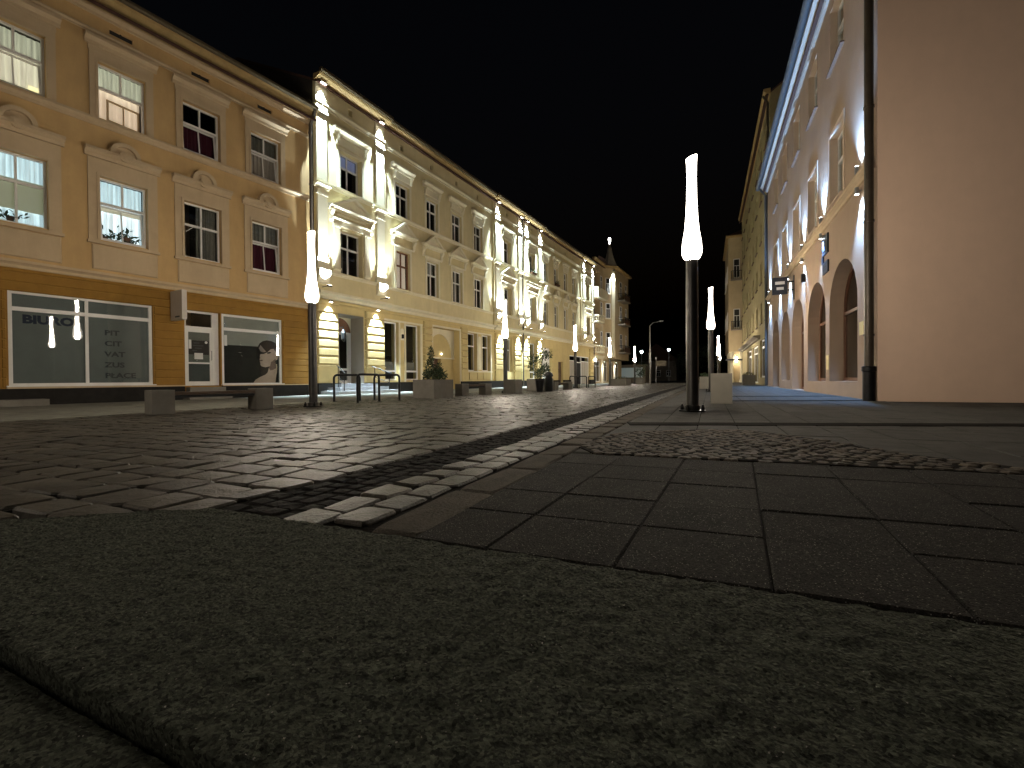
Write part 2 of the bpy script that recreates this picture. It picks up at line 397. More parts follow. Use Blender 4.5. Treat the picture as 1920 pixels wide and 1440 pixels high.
# ------------------------------------------------------------------ wall with openings (front face at y=0, street at y<0)
def wall_mesh(mb, x0, x1, z0, z1, holes, depth=0.25, y=0.0, mi=0, ri=0):
    """holes: (hx0,hx1,hz0,hz1[,rise]) ; rise>0 makes an arched head of that height"""
    hs = [h if len(h) == 5 else (*h, 0) for h in holes]
    hs = [h for h in hs if h[1] > x0 and h[0] < x1 and h[3] > z0 and h[2] < z1]
    X = sorted({x0, x1, *[v for h in hs for v in h[:2]]}); Z = sorted({z0, z1, *[v for h in hs for v in h[2:4]]})
    X = [v for v in X if x0 <= v <= x1]; Z = [v for v in Z if z0 <= v <= z1]
    for i in range(len(X) - 1):
        for j in range(len(Z) - 1):
            cx = (X[i] + X[i + 1]) / 2; cz = (Z[j] + Z[j + 1]) / 2
            if any(h[0] < cx < h[1] and h[2] < cz < h[3] for h in hs): continue
            mb.add([(X[i], y, Z[j]), (X[i + 1], y, Z[j]), (X[i + 1], y, Z[j + 1]), (X[i], y, Z[j + 1])], [(0, 1, 2, 3)], mi)
    for a, b, c, d, r in hs:
        zt = d - r
        q = lambda p, w: mb.add([(p[0], y, p[1]), (w[0], y, w[1]), (w[0], y + depth, w[1]), (p[0], y + depth, p[1])], [(0, 1, 2, 3)], ri if r == 0 else mi)
        q((a, c), (a, zt)); q((b, zt), (b, c)); q((b, c), (a, c))
        if r == 0: q((a, d), (b, d))
        else:
            A = arc((a + b) / 2, zt, (b - a) / 2, 180, 0, 16, r)
            for k in range(16):
                q(A[k], A[k + 1])
                cr = (a, d) if k < 8 else (b, d)
                mb.add([(cr[0], y, cr[1]), (A[k][0], y, A[k][1]), (A[k + 1][0], y, A[k + 1][1])], [(0, 1, 2)], mi)
            mb.add([(a, y, d), (A[8][0], y, A[8][1]), (b, y, d)], [(0, 1, 2)], mi)

def house(name, label, P0, ang, side):
    a = R(ang)
    t = Vector((math.sin(a), math.cos(a)))
    if side == 'R': t = -t
    return thing(name, label, 'building', (P0[0], P0[1], 0), math.atan2(t.y, t.x))

# ------------------------------------------------------------------ windows
CACHE = {}
def window(h, x0, x1, z0, z1, y=0.16, transom=0.62, mull=True, frame='white_frame', curtain=None, lit=None, fw=0.065, tilt=False, sill=None, topcols=2, arch=0, panes=None, name='window', open_low=False):
    w = round(x1 - x0, 3); hh = round(z1 - z0, 3)
    key = (w, hh, transom, mull, frame, fw, topcols, arch, open_low)
    if key not in CACHE:
        mb = MB(); d0, d1 = -0.03, 0.05
        mb.box(0, fw, d0, d1, 0, hh); mb.box(w - fw, w, d0, d1, 0, hh); mb.box(fw, w - fw, d0, d1, 0, fw); mb.box(fw, w - fw, d0, d1, hh - fw, hh)
        zt = hh * transom if transom else hh
        rects = []
        if transom: mb.box(fw, w - fw, d0 - 0.012, d1, zt - fw * 0.6, zt + fw * 0.6)
        lo_top = (zt - fw * 0.6) if transom else hh - fw
        m2 = fw * 0.42
        if open_low: pass
        elif mull:
            mb.box(w / 2 - m2, w / 2 + m2, d0 + 0.003, d1 - 0.003, fw, lo_top)
            rects += [(fw, w / 2 - m2, fw, lo_top), (w / 2 + m2, w - fw, fw, lo_top)]
        else: rects += [(fw, w - fw, fw, lo_top)]
        if transom:
            if topcols == 2:
                mb.box(w / 2 - m2, w / 2 + m2, d0 + 0.003, d1 - 0.003, zt + fw * 0.6, hh - fw)
                rects += [(fw, w / 2 - m2, zt + fw * 0.6, hh - fw), (w / 2 + m2, w - fw, zt + fw * 0.6, hh - fw)]
            else: rects += [(fw, w - fw, zt + fw * 0.6, hh - fw)]
        pm = []
        for a, b, c, d in rects:
            p = MB(); p.box(a - 0.01, b + 0.01, 0.008, 0.016, c - 0.01, d + 0.01); pm.append((p.mesh('pane', 'pane_glass'), (a, b, c, d)))
        CACHE[key] = (mb.mesh('window', frame), pm)
    fm, pm = CACHE[key]
    o = put(name, fm, h, (x0, y, z0))
    for me, _ in pm: put('pane', me, o)
    if curtain:
        cm, kind = curtain if isinstance(curtain, tuple) else (curtain, 'full')
        put('curtain', drape(w, hh, cm, kind), o, (0, 0.24, 0))
    if sill:
        put('sill', boxmesh(('sill', w, sill), -0.06, w + 0.06, -y - 0.09, -0.02, -0.06, -0.005, sill), o)
    return o
def boxmesh(key, x0, x1, y0, y1, z0, z1, m):
    if key not in CACHE: CACHE[key] = MB().box(x0, x1, y0, y1, z0, z1).mesh(key[0], m)
    return CACHE[key]
def drape(w, hh, m, kind='full'):
    key = ('drape', w, hh, m, kind)
    if key in CACHE: return CACHE[key]
    mb = MB(); n = max(24, int(w * 44)); rnd = random.Random(hash((round(w, 2), m, kind)) % 999)
    ph = rnd.random() * 6
    x0, x1, z0, z1 = 0.02, w - 0.02, 0.03, hh - 0.02
    if kind == 'left': x1 = w * 0.42
    if kind == 'right': x0 = w * 0.45
    if kind == 'top': z0 = hh * 0.62
    if kind == 'low': z1 = hh * 0.30
    if kind == 'blind': z0 = hh * 0.22; z1 = hh * 0.66
    if kind == 'sash': z1 = hh * 0.62
    vs = []
    flat = kind in ('blind', 'flat')
    for i in range(n + 1):
        u = i / n; x = x0 + (x1 - x0) * u
        d = 0 if flat else 0.030 * math.sin(u * w * 34 + ph + 1.3 * math.sin(u * 9 + ph)) + 0.012 * math.sin(u * w * 71 + ph)
        vs += [(x, d, z0), (x, d * 0.75, (z0 + z1) / 2), (x, d * 0.5, z1)]
    fs = []
    for i in range(n):
        a = i * 3; fs += [(a, a + 3, a + 4, a + 1), (a + 1, a + 4, a + 5, a + 2)]
    mb.add(vs, fs)
    CACHE[key] = mb.mesh('curtain', m, smooth=True, fix=False)
    return CACHE[key]
def lit_room(o, w, hh, d=0.7):
    """closed dark box behind a lit window so that its light stays in that room"""
    mb = MB()
    mb.add([(0, 0.06, 0), (w, 0.06, 0), (w, d, 0), (0, d, 0), (0, 0.06, hh), (w, 0.06, hh), (w, d, hh), (0, d, hh)],
           [(0, 1, 2, 3), (4, 7, 6, 5), (1, 5, 6, 2), (0, 3, 7, 4), (3, 2, 6, 7)])
    return mb.build('room', 'room_dark', o, fix=False)
def casement(o, x, z, w, hh, ang, m='white_frame', hinge='r'):
    """an opened casement: frame + pane, turned about its hinge"""
    mb = MB(); f = 0.055
    mb.box(0, f, -0.02, 0.02, 0, hh); mb.box(w - f, w, -0.02, 0.02, 0, hh); mb.box(f, w - f, -0.02, 0.02, 0, f); mb.box(f, w - f, -0.02, 0.02, hh - f, hh)
    mb.box(w / 2 - 0.02, w / 2 + 0.02, -0.015, 0.015, f, hh - f)
    c = mb.build('casement', m, o, (x, 0.0, z)); c.rotation_euler = (R(-ang), 0, 0)
    return c
def trim(h, name, mb, m): return mb.build(name, m, h)
# spot fixtures ----------------------------------------------------
def floodlight(h, x, y, z, direction, power, col=(1, 0.97, 0.88), angle=70, blend=0.6, tilt=0, glowm='led_white', size=0.11):
    """small box floodlight on an arm; direction -1 shines down, +1 up"""
    mb = MB(); s = direction
    mb.box(-size, size, -0.05, 0.05, -0.035 * s, 0.035 * s)
    mb.box(-0.012, 0.012, 0.05, abs(y) + 0.02, -0.012, 0.012)
    f = mb.build('floodlight', 'black_iron', h, (x, y, z))
    MB().box(-size * 0.85, size * 0.85, -0.04, 0.04, 0.037 * s, 0.043 * s).build('lens', glowm, f)
    lamp_light('floodlight_beam', 'SPOT', f, (0, 0, 0.06 * s), power, col, (R(0 + tilt) if s < 0 else R(180 - tilt), 0, 0), 0.04, angle, blend)
    return f

# ================================================================== GROUND
def zr(x):
    """cross fall of the street"""
    if x > -1.8: return 0.0
    if x < -9.4: return -0.07
    return -0.07 * (-1.8 - x) / 7.6
def fore_edge(x):
    """far edge of the rough granite strip in the foreground"""
    if x > -2.18: return 1.445 + 0.02 * max(0, x + 1)
    if x > -2.87: return 1.445 - 0.70 * (-2.18 - x)
    return 0.962 - 0.55 * (-2.87 - x)

tag(MB().box(-150, 150, -60, 240, -0.5, -0.13).build('ground', 'asphalt'), kind='structure')

def stone_geo(rnd, sides=4, cham=0.07, jit=0.05, hgt=0.06):
    """unit paving stone, footprint 1x1, top at z=0"""
    if sides == 4: base = [(-.5, -.42), (-.42, -.5), (.42, -.5), (.5, -.42), (.5, .42), (.42, .5), (-.42, .5), (-.5, .42)]
    else:
        a0 = rnd.random() * 6
        base = [(.54 * math.cos(a0 + 2 * math.pi * i / sides), .54 * math.sin(a0 + 2 * math.pi * i / sides)) for i in range(sides)]
    if sides == 4:
        off = [(rnd.uniform(-jit, jit), rnd.uniform(-jit, jit)) for _ in range(4)]
        base = [(x + off[((k + 1) // 2) % 4][0] + rnd.uniform(-.012, .012), y + off[((k + 1) // 2) % 4][1] + rnd.uniform(-.012, .012)) for k, (x, y) in enumerate(base)]
    else: base = [(x + rnd.uniform(-jit, jit), y + rnd.uniform(-jit, jit)) for x, y in base]
    n = len(base)
    tz = [rnd.uniform(-0.006, 0.0) for _ in base]
    vs = [(x, y, -hgt) for x, y in base] + [(x, y, -0.014) for x, y in base] + [(x * (1 - 2 * cham), y * (1 - 2 * cham), z) for (x, y), z in zip(base, tz)]
    fs = []
    for i in range(n):
        j = (i + 1) % n
        fs += [(i, j, n + j, n + i), (n + i, n + j, 2 * n + j, 2 * n + i)]
    vs.append((0, 0, 0.003)); c = len(vs) - 1
    fs += [(2 * n + i, 2 * n + (i + 1) % n, c) for i in range(n)]
    return vs, fs
def lay(parent, name, stones, m, limit=300, sides=4, cham=0.07, jit=0.05, hgt=0.06, seed=1, nvar=14, smooth=False, tilt=0.018):
    """stones: (x,y,z,w,l,rot). The nearest `limit` are objects, the rest one joined part."""
    rnd = random.Random(seed)
    var = [stone_geo(rnd, sides, cham, jit, hgt) for _ in range(nvar)]
    mesh = []
    for vs, fs in var:
        mb = MB(); mb.add(vs, fs); mesh.append(mb.mesh(name, m, fix=False))
    st = sorted(stones, key=lambda s: (s[0] ** 2 + s[1] ** 2) / max(1e-3, s[3] * s[4]) ** 0.5)
    for s in st[:limit]:
        o = put(name, rnd.choice(mesh), parent, (s[0], s[1], s[2]), s[5])
        o.scale = (s[3], s[4], 1); o.rotation_euler = (rnd.gauss(0, tilt), rnd.gauss(0, tilt), s[5])
    if st[limit:]:
        mb = MB()
        for s in st[limit:]:
            vs, fs = rnd.choice(var); c, sn = math.cos(s[5]), math.sin(s[5]); t = rnd.random()
            tx, ty = rnd.gauss(0, tilt), rnd.gauss(0, tilt)
            q = []
            for x, y, z in vs:
                x *= s[3]; y *= s[4]
                q.append((s[0] + x * c - y * sn, s[1] + x * sn + y * c, s[2] + z + x * tx + y * ty))
            mb.add(q, fs); mb.tone += [t] * len(fs)
        o = mb.build(name + '_field', m, parent, fix=False); o['kind'] = 'stuff'

# ---- carriageway of granite setts
mb = MB()
ys = [-12, 0.2, 1.3, 48, 66, 130]
xs = [-11.3, -9.4, -3.2, -1.8, -1.02]
for i in range(len(ys) - 1):
    for j in range(4):
        if j >= 2 and i < 2: continue          # the granite strip lies here
        dz = -0.020
        mb.add([(xs[j], ys[i], zr(xs[j]) + dz), (xs[j + 1], ys[i], zr(xs[j + 1]) + dz), (xs[j + 1], ys[i + 1], zr(xs[j + 1]) + dz), (xs[j], ys[i + 1], zr(xs[j]) + dz)], [(0, 1, 2, 3)])
road = tag(mb.build('road', 'joint_dirt'), kind='structure')
rnd = random.Random(3)
st = []; y = -3.0
while y < 62:
    d = rnd.uniform(0.235, 0.29); x = -2.20; off = rnd.uniform(0, 0.25)
    x -= off * 0.0
    first = True
    while x > -11.25:
        w = rnd.uniform(0.24, 0.40) * (0.6 if first and off > 0.12 else 1); first = False
        w = min(w, x + 11.3)
        cx = x - w / 2; cy = y + d / 2 + rnd.uniform(-0.008, 0.008)
        if y > fore_edge(cx) - 0.06 and w > 0.1 and (cy > 0.5 * -cx - 4.5):
            st.append((cx, cy, zr(cx) + rnd.uniform(-0.005, 0.004), w - 0.018, d - 0.018, rnd.gauss(0, 0.010)))
        x -= w
    y += d
# two courses between the dark band and the kerb
y = 1.43
for col, (a, b) in enumerate([(-1.725, -1.53), (-1.53, -1.335)]):
    y = 1.40 + 0.12 * col
    while y < 62:
        l = rnd.uniform(0.22, 0.34)
        if y > fore_edge(-1.5) - 0.05: st.append(((a + b) / 2, y + l / 2, rnd.uniform(-0.004, 0.004), b - a - 0.014, l - 0.016, rnd.gauss(0, 0.012)))
        y += l
lay(road, 'granite_sett', st, 'granite_sett', 300, jit=0.045, cham=0.045, seed=5, tilt=0.020)
# dark band of small basalt cobbles
st = []
y = 1.36
while y < 60:
    d = rnd.uniform(0.095, 0.12)
    for k in range(4):
        st.append((-2.17 + 0.055 + k * 0.112 + rnd.uniform(-.006, .006), y + d / 2 + rnd.uniform(-0.02, 0.02), -0.010 + rnd.uniform(-0.004, 0.003), 0.10, d - 0.012, rnd.gauss(0, 0.05)))
    y += d
lay(road, 'basalt_cobble', st, 'basalt_cobble', 200, jit=0.06, cham=0.09, seed=6)
# kerb stones, set just below the setts with a deep open joint
kerb = tag(MB().box(-1.34, -1.0, 1.40, 62, -0.10, -0.030).build('kerb', 'joint_dirt'), kind='structure')
st = []; y = 1.47
while y < 62:
    l = rnd.uniform(0.42, 0.75)
    st.append((-1.175 + 0.008 * math.sin(y), y + l / 2, 0.000 + rnd.uniform(-0.003, 0.003), 0.235, l - 0.018, rnd.gauss(0, 0.006)))
    y += l
lay(kerb, 'kerb_stone', st, 'kerb_granite', 120, jit=0.02, cham=0.05, seed=8, hgt=0.06)

# ---- foreground strip: one wide rough-hewn granite slab, relief modelled
def fore_slab(name, x0, x1, y0f, y1f, nx, ny, amp, seed, top=0.0):
    from mathutils import noise
    mb = MB(); vs = []
    for j in range(ny + 1):
        for i in range(nx + 1):
            x = x0 + (x1 - x0) * i / nx; a, b = y0f(x), y1f(x); y = a + (b - a) * j / ny
            n = noise.fractal(Vector((x * 21 + seed, y * 21, 0)), 1.0, 2.0, 4) * 0.5 + noise.noise(Vector((x * 3 + seed, y * 3, 2))) * 0.4
            e = 0.004 if (j in (0, ny) or i in (0, nx)) else 0
            vs.append((x, y, top + amp * n - e))
    fs = [(j * (nx + 1) + i, j * (nx + 1) + i + 1, (j + 1) * (nx + 1) + i + 1, (j + 1) * (nx + 1) + i) for j in range(ny) for i in range(nx)]
    k = len(vs)
    ring = [i for i in range(nx + 1)] + [j * (nx + 1) + nx for j in range(1, ny + 1)] + [ny * (nx + 1) + i for i in range(nx - 1, -1, -1)] + [j * (nx + 1) for j in range(ny - 1, 0, -1)]
    vs += [(vs[i][0], vs[i][1], -0.09) for i in ring]
    n = len(ring)
    fs += [(ring[(t + 1) % n], ring[t], k + t, k + (t + 1) % n) for t in range(n)]
    mb.add(vs, fs)
    return mb.mesh(name, 'rough_granite', smooth=True, fix=False)
strip = tag(MB().box(-5.2, 6, -3, 1.43, -0.125, -0.095).build('paving_strip', 'joint_dirt'), kind='structure')
put('slab', fore_slab('slab', -3.05, 3.4, lambda x: 0.475 - 0.03 * x - 0.02, lambda x: max(fore_edge(x), 0.60), 460, 76, 0.013, 1.0), strip)
put('slab', fore_slab('slab', -3.4, 3.4, lambda x: -0.9, lambda x: 0.452 - 0.03 * x - 0.02, 240, 60, 0.010, 9.0, -0.022), strip)

# ---- dark slabs beside the kerb
def quad_slab(mb, P, z, h=0.05, b=0.007):
    """slab with a chamfered arris on an arbitrary quad"""
    c = (sum(p[0] for p in P) / 4, sum(p[1] for p in P) / 4)
    ins = [(p[0] + (c[0] - p[0]) * b / 0.22, p[1] + (c[1] - p[1]) * b / 0.22) for p in P]
    vs = [(x, y, z - h) for x, y in P] + [(x, y, z - b) for x, y in P] + [(x, y, z) for x, y in ins]
    fs = [(8, 9, 10, 11)]
    for i in range(4):
        j = (i + 1) % 4; fs += [(i, j, 4 + j, 4 + i), (4 + i, 4 + j, 8 + j, 8 + i)]
    mb.add(vs, fs)
walk = tag(MB().box(-1.05, 12, 1.5, 66, -0.12, -0.009).build('pavement', 'joint_dirt'), kind='structure')
SX = [-1.05, -0.72, -0.265, 0.185, 0.625, 1.07, 1.52, 1.97, 2.42, 2.87]
SY = [1.47, 1.935, 2.345, 2.79, 3.23, 3.66]
def shear(x, y): return (x + (0.050 if x > -1 else 0.0) * (y - 1.9), y + 0.045 * x if y > 1.49 else fore_edge(x) + 0.005)
rnd = random.Random(12)
for i in range(len(SX) - 1):
    for j in range(len(SY) - 1):
        g = 0.0018
        P = [shear(SX[i] + g, SY[j] + g), shear(SX[i + 1] - g, SY[j] + g), shear(SX[i + 1] - g, SY[j + 1] - g), shear(SX[i] + g, SY[j + 1] - g)]
        mb = MB(); quad_slab(mb, P, -0.001 + rnd.uniform(-0.003, 0.003))
        mb.build('dark_slab', 'dark_slab', walk, fix=False)
# ---- rough cobbled patch
PATCH = [(-1.06, 3.92), (-0.88, 3.66), (-0.19, 3.68), (0.59, 3.72), (1.28, 3.74), (1.75, 3.76), (2.2, 3.70), (1.9, 4.0), (1.32, 4.5), (0.95, 5.2), (0.40, 5.85), (-0.10, 5.75), (-0.84, 5.25), (-1.06, 4.6)]
def inside(p, poly):
    c = False; j = len(poly) - 1
    for i in range(len(poly)):
        a, b = poly[i], poly[j]
        if (a[1] > p[1]) != (b[1] > p[1]) and p[0] < (b[0] - a[0]) * (p[1] - a[1]) / (b[1] - a[1]) + a[0]: c = not c
        j = i
    return c
st = []; y = 3.70; r = 0
while y < 5.95:
    x = -1.06 + (r % 2) * 0.055
    while x < 2.25:
        p = (x + rnd.uniform(-.018, .018), y + rnd.uniform(-.018, .018))
        if inside(p, PATCH): st.append((p[0], p[1], rnd.uniform(0.006, 0.013), rnd.uniform(0.092, 0.122), rnd.uniform(0.092, 0.122), rnd.uniform(0, 3)))
        x += 0.108
    y += 0.100; r += 1
tag(MB().profz([(x * 1.0, y) for x, y in PATCH], -0.05, 0.002).build('cobble_bed', 'joint_dirt', walk))
lay(walk, 'cobble', st, 'field_cobble', 290, sides=6, cham=0.11, jit=0.07, seed=15, hgt=0.045)
# ---- pale pavement slabs on both sides
def slab_field(parent, name, m, X, Y, keep, limit, seed, z=0.0, slope=0.0):
    rnd = random.Random(seed); S = []
    for i in range(len(X) - 1):
        for j in range(len(Y) - 1):
            a, b, c, d = X[i] + .004, X[i + 1] - .004, Y[j] + .004, Y[j + 1] - .004
            cx, cy = (a + b) / 2, (c + d) / 2
            if keep(cx, cy): S.append((cx * cx + cy * cy, [(a, c + slope * a), (b, c + slope * b), (b, d + slope * b), (a, d + slope * a)]))
    S.sort(key=lambda s: s[0])
    big = MB()
    for k, (_, P) in enumerate(S):
        zz = z + rnd.uniform(-0.0025, 0.0025)
        if k < limit:
            mb = MB(); quad_slab(mb, P, zz, b=0.005); mb.build(name, m, parent, fix=False)
        else:
            n0 = len(big.f); quad_slab(big, P, zz, b=0.005); big.tone += [rnd.random()] * (len(big.f) - n0)
    if big.f:
        o = big.build(name + '_field', m, parent, fix=False); o['kind'] = 'stuff'
def frange(a, b, s):
    o = []
    while a < b + 1e-6: o.append(a); a += s
    return o
slab_field(walk, 'paving_slab', 'walk_slab', frange(-1.05, 11.6, 0.45), frange(3.70, 66, 0.9), lambda x, y: (y > 13.7 and x < 3.75 or y <= 13.7), 260, 21, -0.003)
def dark_strip(a, b, w):
    d = Vector((b[0] - a[0], b[1] - a[1])).normalized(); n = Vector((-d.y, d.x)) * w / 2
    mb = MB(); mb.profz([(a[0] - n.x, a[1] - n.y), (b[0] - n.x, b[1] - n.y), (b[0] + n.x, b[1] + n.y), (a[0] + n.x, a[1] + n.y)], -0.03, 0.004)
    return mb.build('drain_strip', 'joint_dirt', walk)
dark_strip((-1.0, 6.2), (11, 9.75), 0.34)
dark_strip((0.3, 13.1), (3.68, 14.1), 0.30)
dark_strip((0.3, 16.2), (3.68, 17.2), 0.34)
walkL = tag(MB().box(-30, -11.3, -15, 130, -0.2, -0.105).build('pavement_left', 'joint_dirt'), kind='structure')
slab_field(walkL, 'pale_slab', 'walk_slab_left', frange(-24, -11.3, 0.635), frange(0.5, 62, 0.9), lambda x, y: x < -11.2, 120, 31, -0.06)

# ================================================================== STREET LAMPS
def make_lamp():
    t = put('street_lamp', None)
    p = MB(); p.lathe([(0.105, 0.03), (0.105, 2.0), (0.10, 2.72)], 16)
    p.lathe([(0.13, 0.012), (0.13, 0.10), (0.108, 0.12)], 16)
    p.build('pole', 'lamp_steel', t, smooth=True)
    b = MB().profz(arc(0, 0, 0.24, 0, 315, 7), 0.0, 0.022)
    b.build('base_plate', 'black_iron', t)
    for k in range(4):
        a = R(45 + 90 * k); bo = MB().lathe([(0.032, 0.02), (0.032, 0.075), (0.022, 0.085), (0.016, 0.12)], 8, (0.19 * math.cos(a), 0.19 * math.sin(a), 0))
        bo.build('anchor_bolt', 'black_iron', t)
    g = MB(); n = 14
    prof = [(0.098, 2.725), (0.165, 2.755), (0.200, 2.83), (0.206, 2.92), (0.190, 3.06), (0.150, 3.26), (0.124, 3.5), (0.106, 3.8), (0.098, 4.2), (0.103, 4.43), (0.114, 4.55)]
    prof = [(r_ * (0.84 if z > 2.73 else 1.0), z) for r_, z in prof]
    g.lathe(prof, n)
    k = (len(prof) - 1) * n                      # slanted open rim
    for i in range(n):
        x, y, z = g.v[k + i]; g.v[k + i] = (x, y, z + 0.35 * x + 0.02)
    gl = g.build('lamp_glass', 'lamp_glass', t, smooth=True)
    core = MB(); core.lathe([(r_ * 0.62, z) for r_, z in prof], 10)
    core.build('light_core', 'lamp_core', gl, smooth=True)
    return t
lamp0 = make_lamp(); LT = tree_of(lamp0)
LL = [((-9.6, 9.0, -.07), 'street lamp with glowing bottle-shaped tube between the stone bench and the bicycle hoops'),
      ((-9.35, 20.8, -.07), 'street lamp with glowing tube beside the plain concrete planter without a shrub'),
      ((-9.05, 32.6, -.07), 'street lamp with glowing tube standing before the white shopfront and second bicycle hoops'),
      ((-8.8, 43.9, -.07), 'street lamp with glowing tube in front of the house with the corner turret'),
      ((-8.5, 57.5, -.07), 'street lamp with glowing tube past the turret house, beside the small far planter'),
      ((-9.9, -2.8, -.07), 'street lamp with glowing tube standing opposite the accountant shop window'),
      ((-10.2, -14.6, -.07), 'street lamp with glowing tube past the near end of the apricot house'),
      ((-0.3, 8.9, 0), 'tall glowing street lamp on the pale pavement before the white box planter'),
      ((0.02, 22.0, 0), 'street lamp with glowing tube rising behind the white box planter'),
      ((0.70, 48.0, 0), 'street lamp with glowing tube opposite the far end of the olive house'),
      ((0.98, 60.0, 0), 'street lamp with glowing tube in front of the balcony bay house')]
for i, (p, lb) in enumerate(LL):
    o = lamp0 if i == 0 else copy_tree(lamp0, None, LT)
    o.location = p; o.rotation_euler = (0, 0, R(23 if i > 6 else 10))
    tag(o, lb, 'street lamp', 'glowing street lamps along the pedestrian street')

# ================================================================== APRICOT HOUSE (left, near)
def shell(h, x0, x1, depth, z1, m, roofm='roof_tile', ridge=3.2, over=0.0, side0=True, side1=True, z0=-0.1, sm=None):
    """side walls, back wall, ceiling-less roof of a terrace house"""
    mb = MB()
    if side0: mb.add([(x0, 0.0, z0), (x0, depth, z0), (x0, depth, z1), (x0, depth / 2, z1 + ridge), (x0, 0.0, z1)], [(0, 1, 2, 3, 4)])
    if side1: mb.add([(x1, 0.0, z0), (x1, depth, z0), (x1, depth, z1), (x1, depth / 2, z1 + ridge), (x1, 0.0, z1)], [(4, 3, 2, 1, 0)])
    mb.add([(x0, depth, z0), (x1, depth, z0), (x1, depth, z1), (x0, depth, z1)], [(0, 1, 2, 3)])
    mb.build('side_wall', sm or m, h, fix=False)
    r = MB()
    o = over; k = ridge / (depth / 2)
    for s in (0, 1):
        ya = -o if s == 0 else depth + 0.3; yb = depth / 2
        za = z1 - k * o if s == 0 else z1 - k * 0.3
        r.add([(x0 - .02, ya, za + 0.12), (x1 + .02, ya, za + 0.12), (x1 + .02, yb, z1 + ridge + 0.12), (x0 - .02, yb, z1 + ridge + 0.12),
               (x0 - .02, ya, za), (x1 + .02, ya, za), (x1 + .02, yb, z1 + ridge), (x0 - .02, yb, z1 + ridge)],
              [(0, 1, 2, 3), (7, 6, 5, 4), (0, 4, 5, 1), (0, 3, 7, 4), (1, 5, 6, 2), (3, 2, 6, 7)])
    r.build('roof', roofm, h)
    MB().box(x0 + .05, x1 - .05, 0.3, depth - .05, z1 - 0.06, z1 - 0.02).build('attic_floor', 'room_dark', h)

Y = house('apricot_house', 'apricot three-storey house with shell window hoods, lit rooms and ochre shop floor', (-17.35, 16.285), 8.5, 'L')
YX = [-12.86, -10.34, -7.80, -5.35, -2.83]; YW = 1.31
cols = [(x, x + YW) for x in [-17.9, -15.38] + YX]
holes = [(a, b, 5.33, 7.43) for a, b in cols] + [(a, b, 9.36, 11.20) for a, b in cols]
vents = [(a + 0.33, a + 0.98, 12.30, 12.49) for a, b in cols]
gf = [(-9.93, -6.38, 0.50, 3.36), (-5.38, -4.12, 0.45, 3.33), (-4.07, -1.53, 0.44, 3.34), (-12.2, -10.1, 0.05, 3.30)]
mb = MB(); wall_mesh(mb, -19, 0, 4.0, 13.0, holes + vents, 0.26)
mb.build('upper_wall', 'apricot_plaster', Y, fix=False)
mb = MB(); wall_mesh(mb, -19, 0, -0.1, 4.0, gf, 0.22); mb.build('shop_wall', 'ochre_render', Y, fix=False)
shell(Y, -19, 0, 11, 13.0, 'apricot_plaster', over=0.5)
for a, b, c, d in vents:
    v = MB().box(a, b, 0.10, 0.12, c, d); v.box((a + b) / 2 - .02, (a + b) / 2 + .02, 0.06, 0.1, c, d); v.build('attic_vent', 'room_dark', Y)
# rusticated courses of the shop floor
zc = 0.47; k = 0
while zc < 3.98:
    z1 = min(zc + 0.285, 3.99)
    segs = [(-10.06, -9.97), (-6.34, -5.42), (-1.49, -0.03)] if zc < 3.25 else [(-19, -0.03)]
    for a, b in segs:
        if zc < 0.8 and a > -2: a, b = a, b
        mb = MB(); mb.pillow(a, b, -0.028, 0.02, zc + 0.008, z1 - 0.008, 0.018); mb.build('stone_course', 'ochre_render', Y)
    zc = z1
trim(Y, 'plinth', MB().box(-19, -5.42, -0.07, 0.03, -0.1, 0.44).box(-4.08, -0.01, -0.07, 0.03, -0.1, 0.43), 'plinth_stone')
trim(Y, 'plinth_cap', MB().box(-9.98, -5.42, -0.10, 0.03, 0.442, 0.49).box(-4.08, -0.01, -0.10, 0.03, 0.432, 0.466), 'beige_trim')
# cornices
def corn(z0, z1, p, y=0.0):
    h = z1 - z0
    return [(y + 0.02, z0), (y - p * 0.35, z0), (y - p * 0.40, z0 + h * 0.35), (y - p * 0.8, z0 + h * 0.55), (y - p, z0 + h * 0.62), (y - p, z0 + h * 0.93), (y + 0.02, z1)]
trim(Y, 'shop_cornice', MB().profx(corn(4.005, 4.25, 0.16), -19, 0.0), 'beige_trim')
trim(Y, 'sill_band', MB().profx(corn(9.06, 9.32, 0.12), -19, 0.0), 'beige_trim')
trim(Y, 'frieze_band', MB().profx(corn(12.04, 12.18, 0.09), -19, 0.0), 'beige_trim')
trim(Y, 'frieze_band', MB().profx(corn(12.66, 12.88, 0.16), -19, 0.0), 'beige_trim')
trim(Y, 'eave', MB().profx([(0.02, 12.885), (-0.18, 12.9), (-0.50, 13.12), (-0.52, 13.22), (0.02, 13.24)], -19, 0.02), 'eave_boards')
trim(Y, 'gutter', MB().profx([(-0.47, 13.225), (-0.60, 13.20), (-0.66, 13.26), (-0.66, 13.36), (-0.47, 13.36)], -19, 0.02), 'roof_metal')
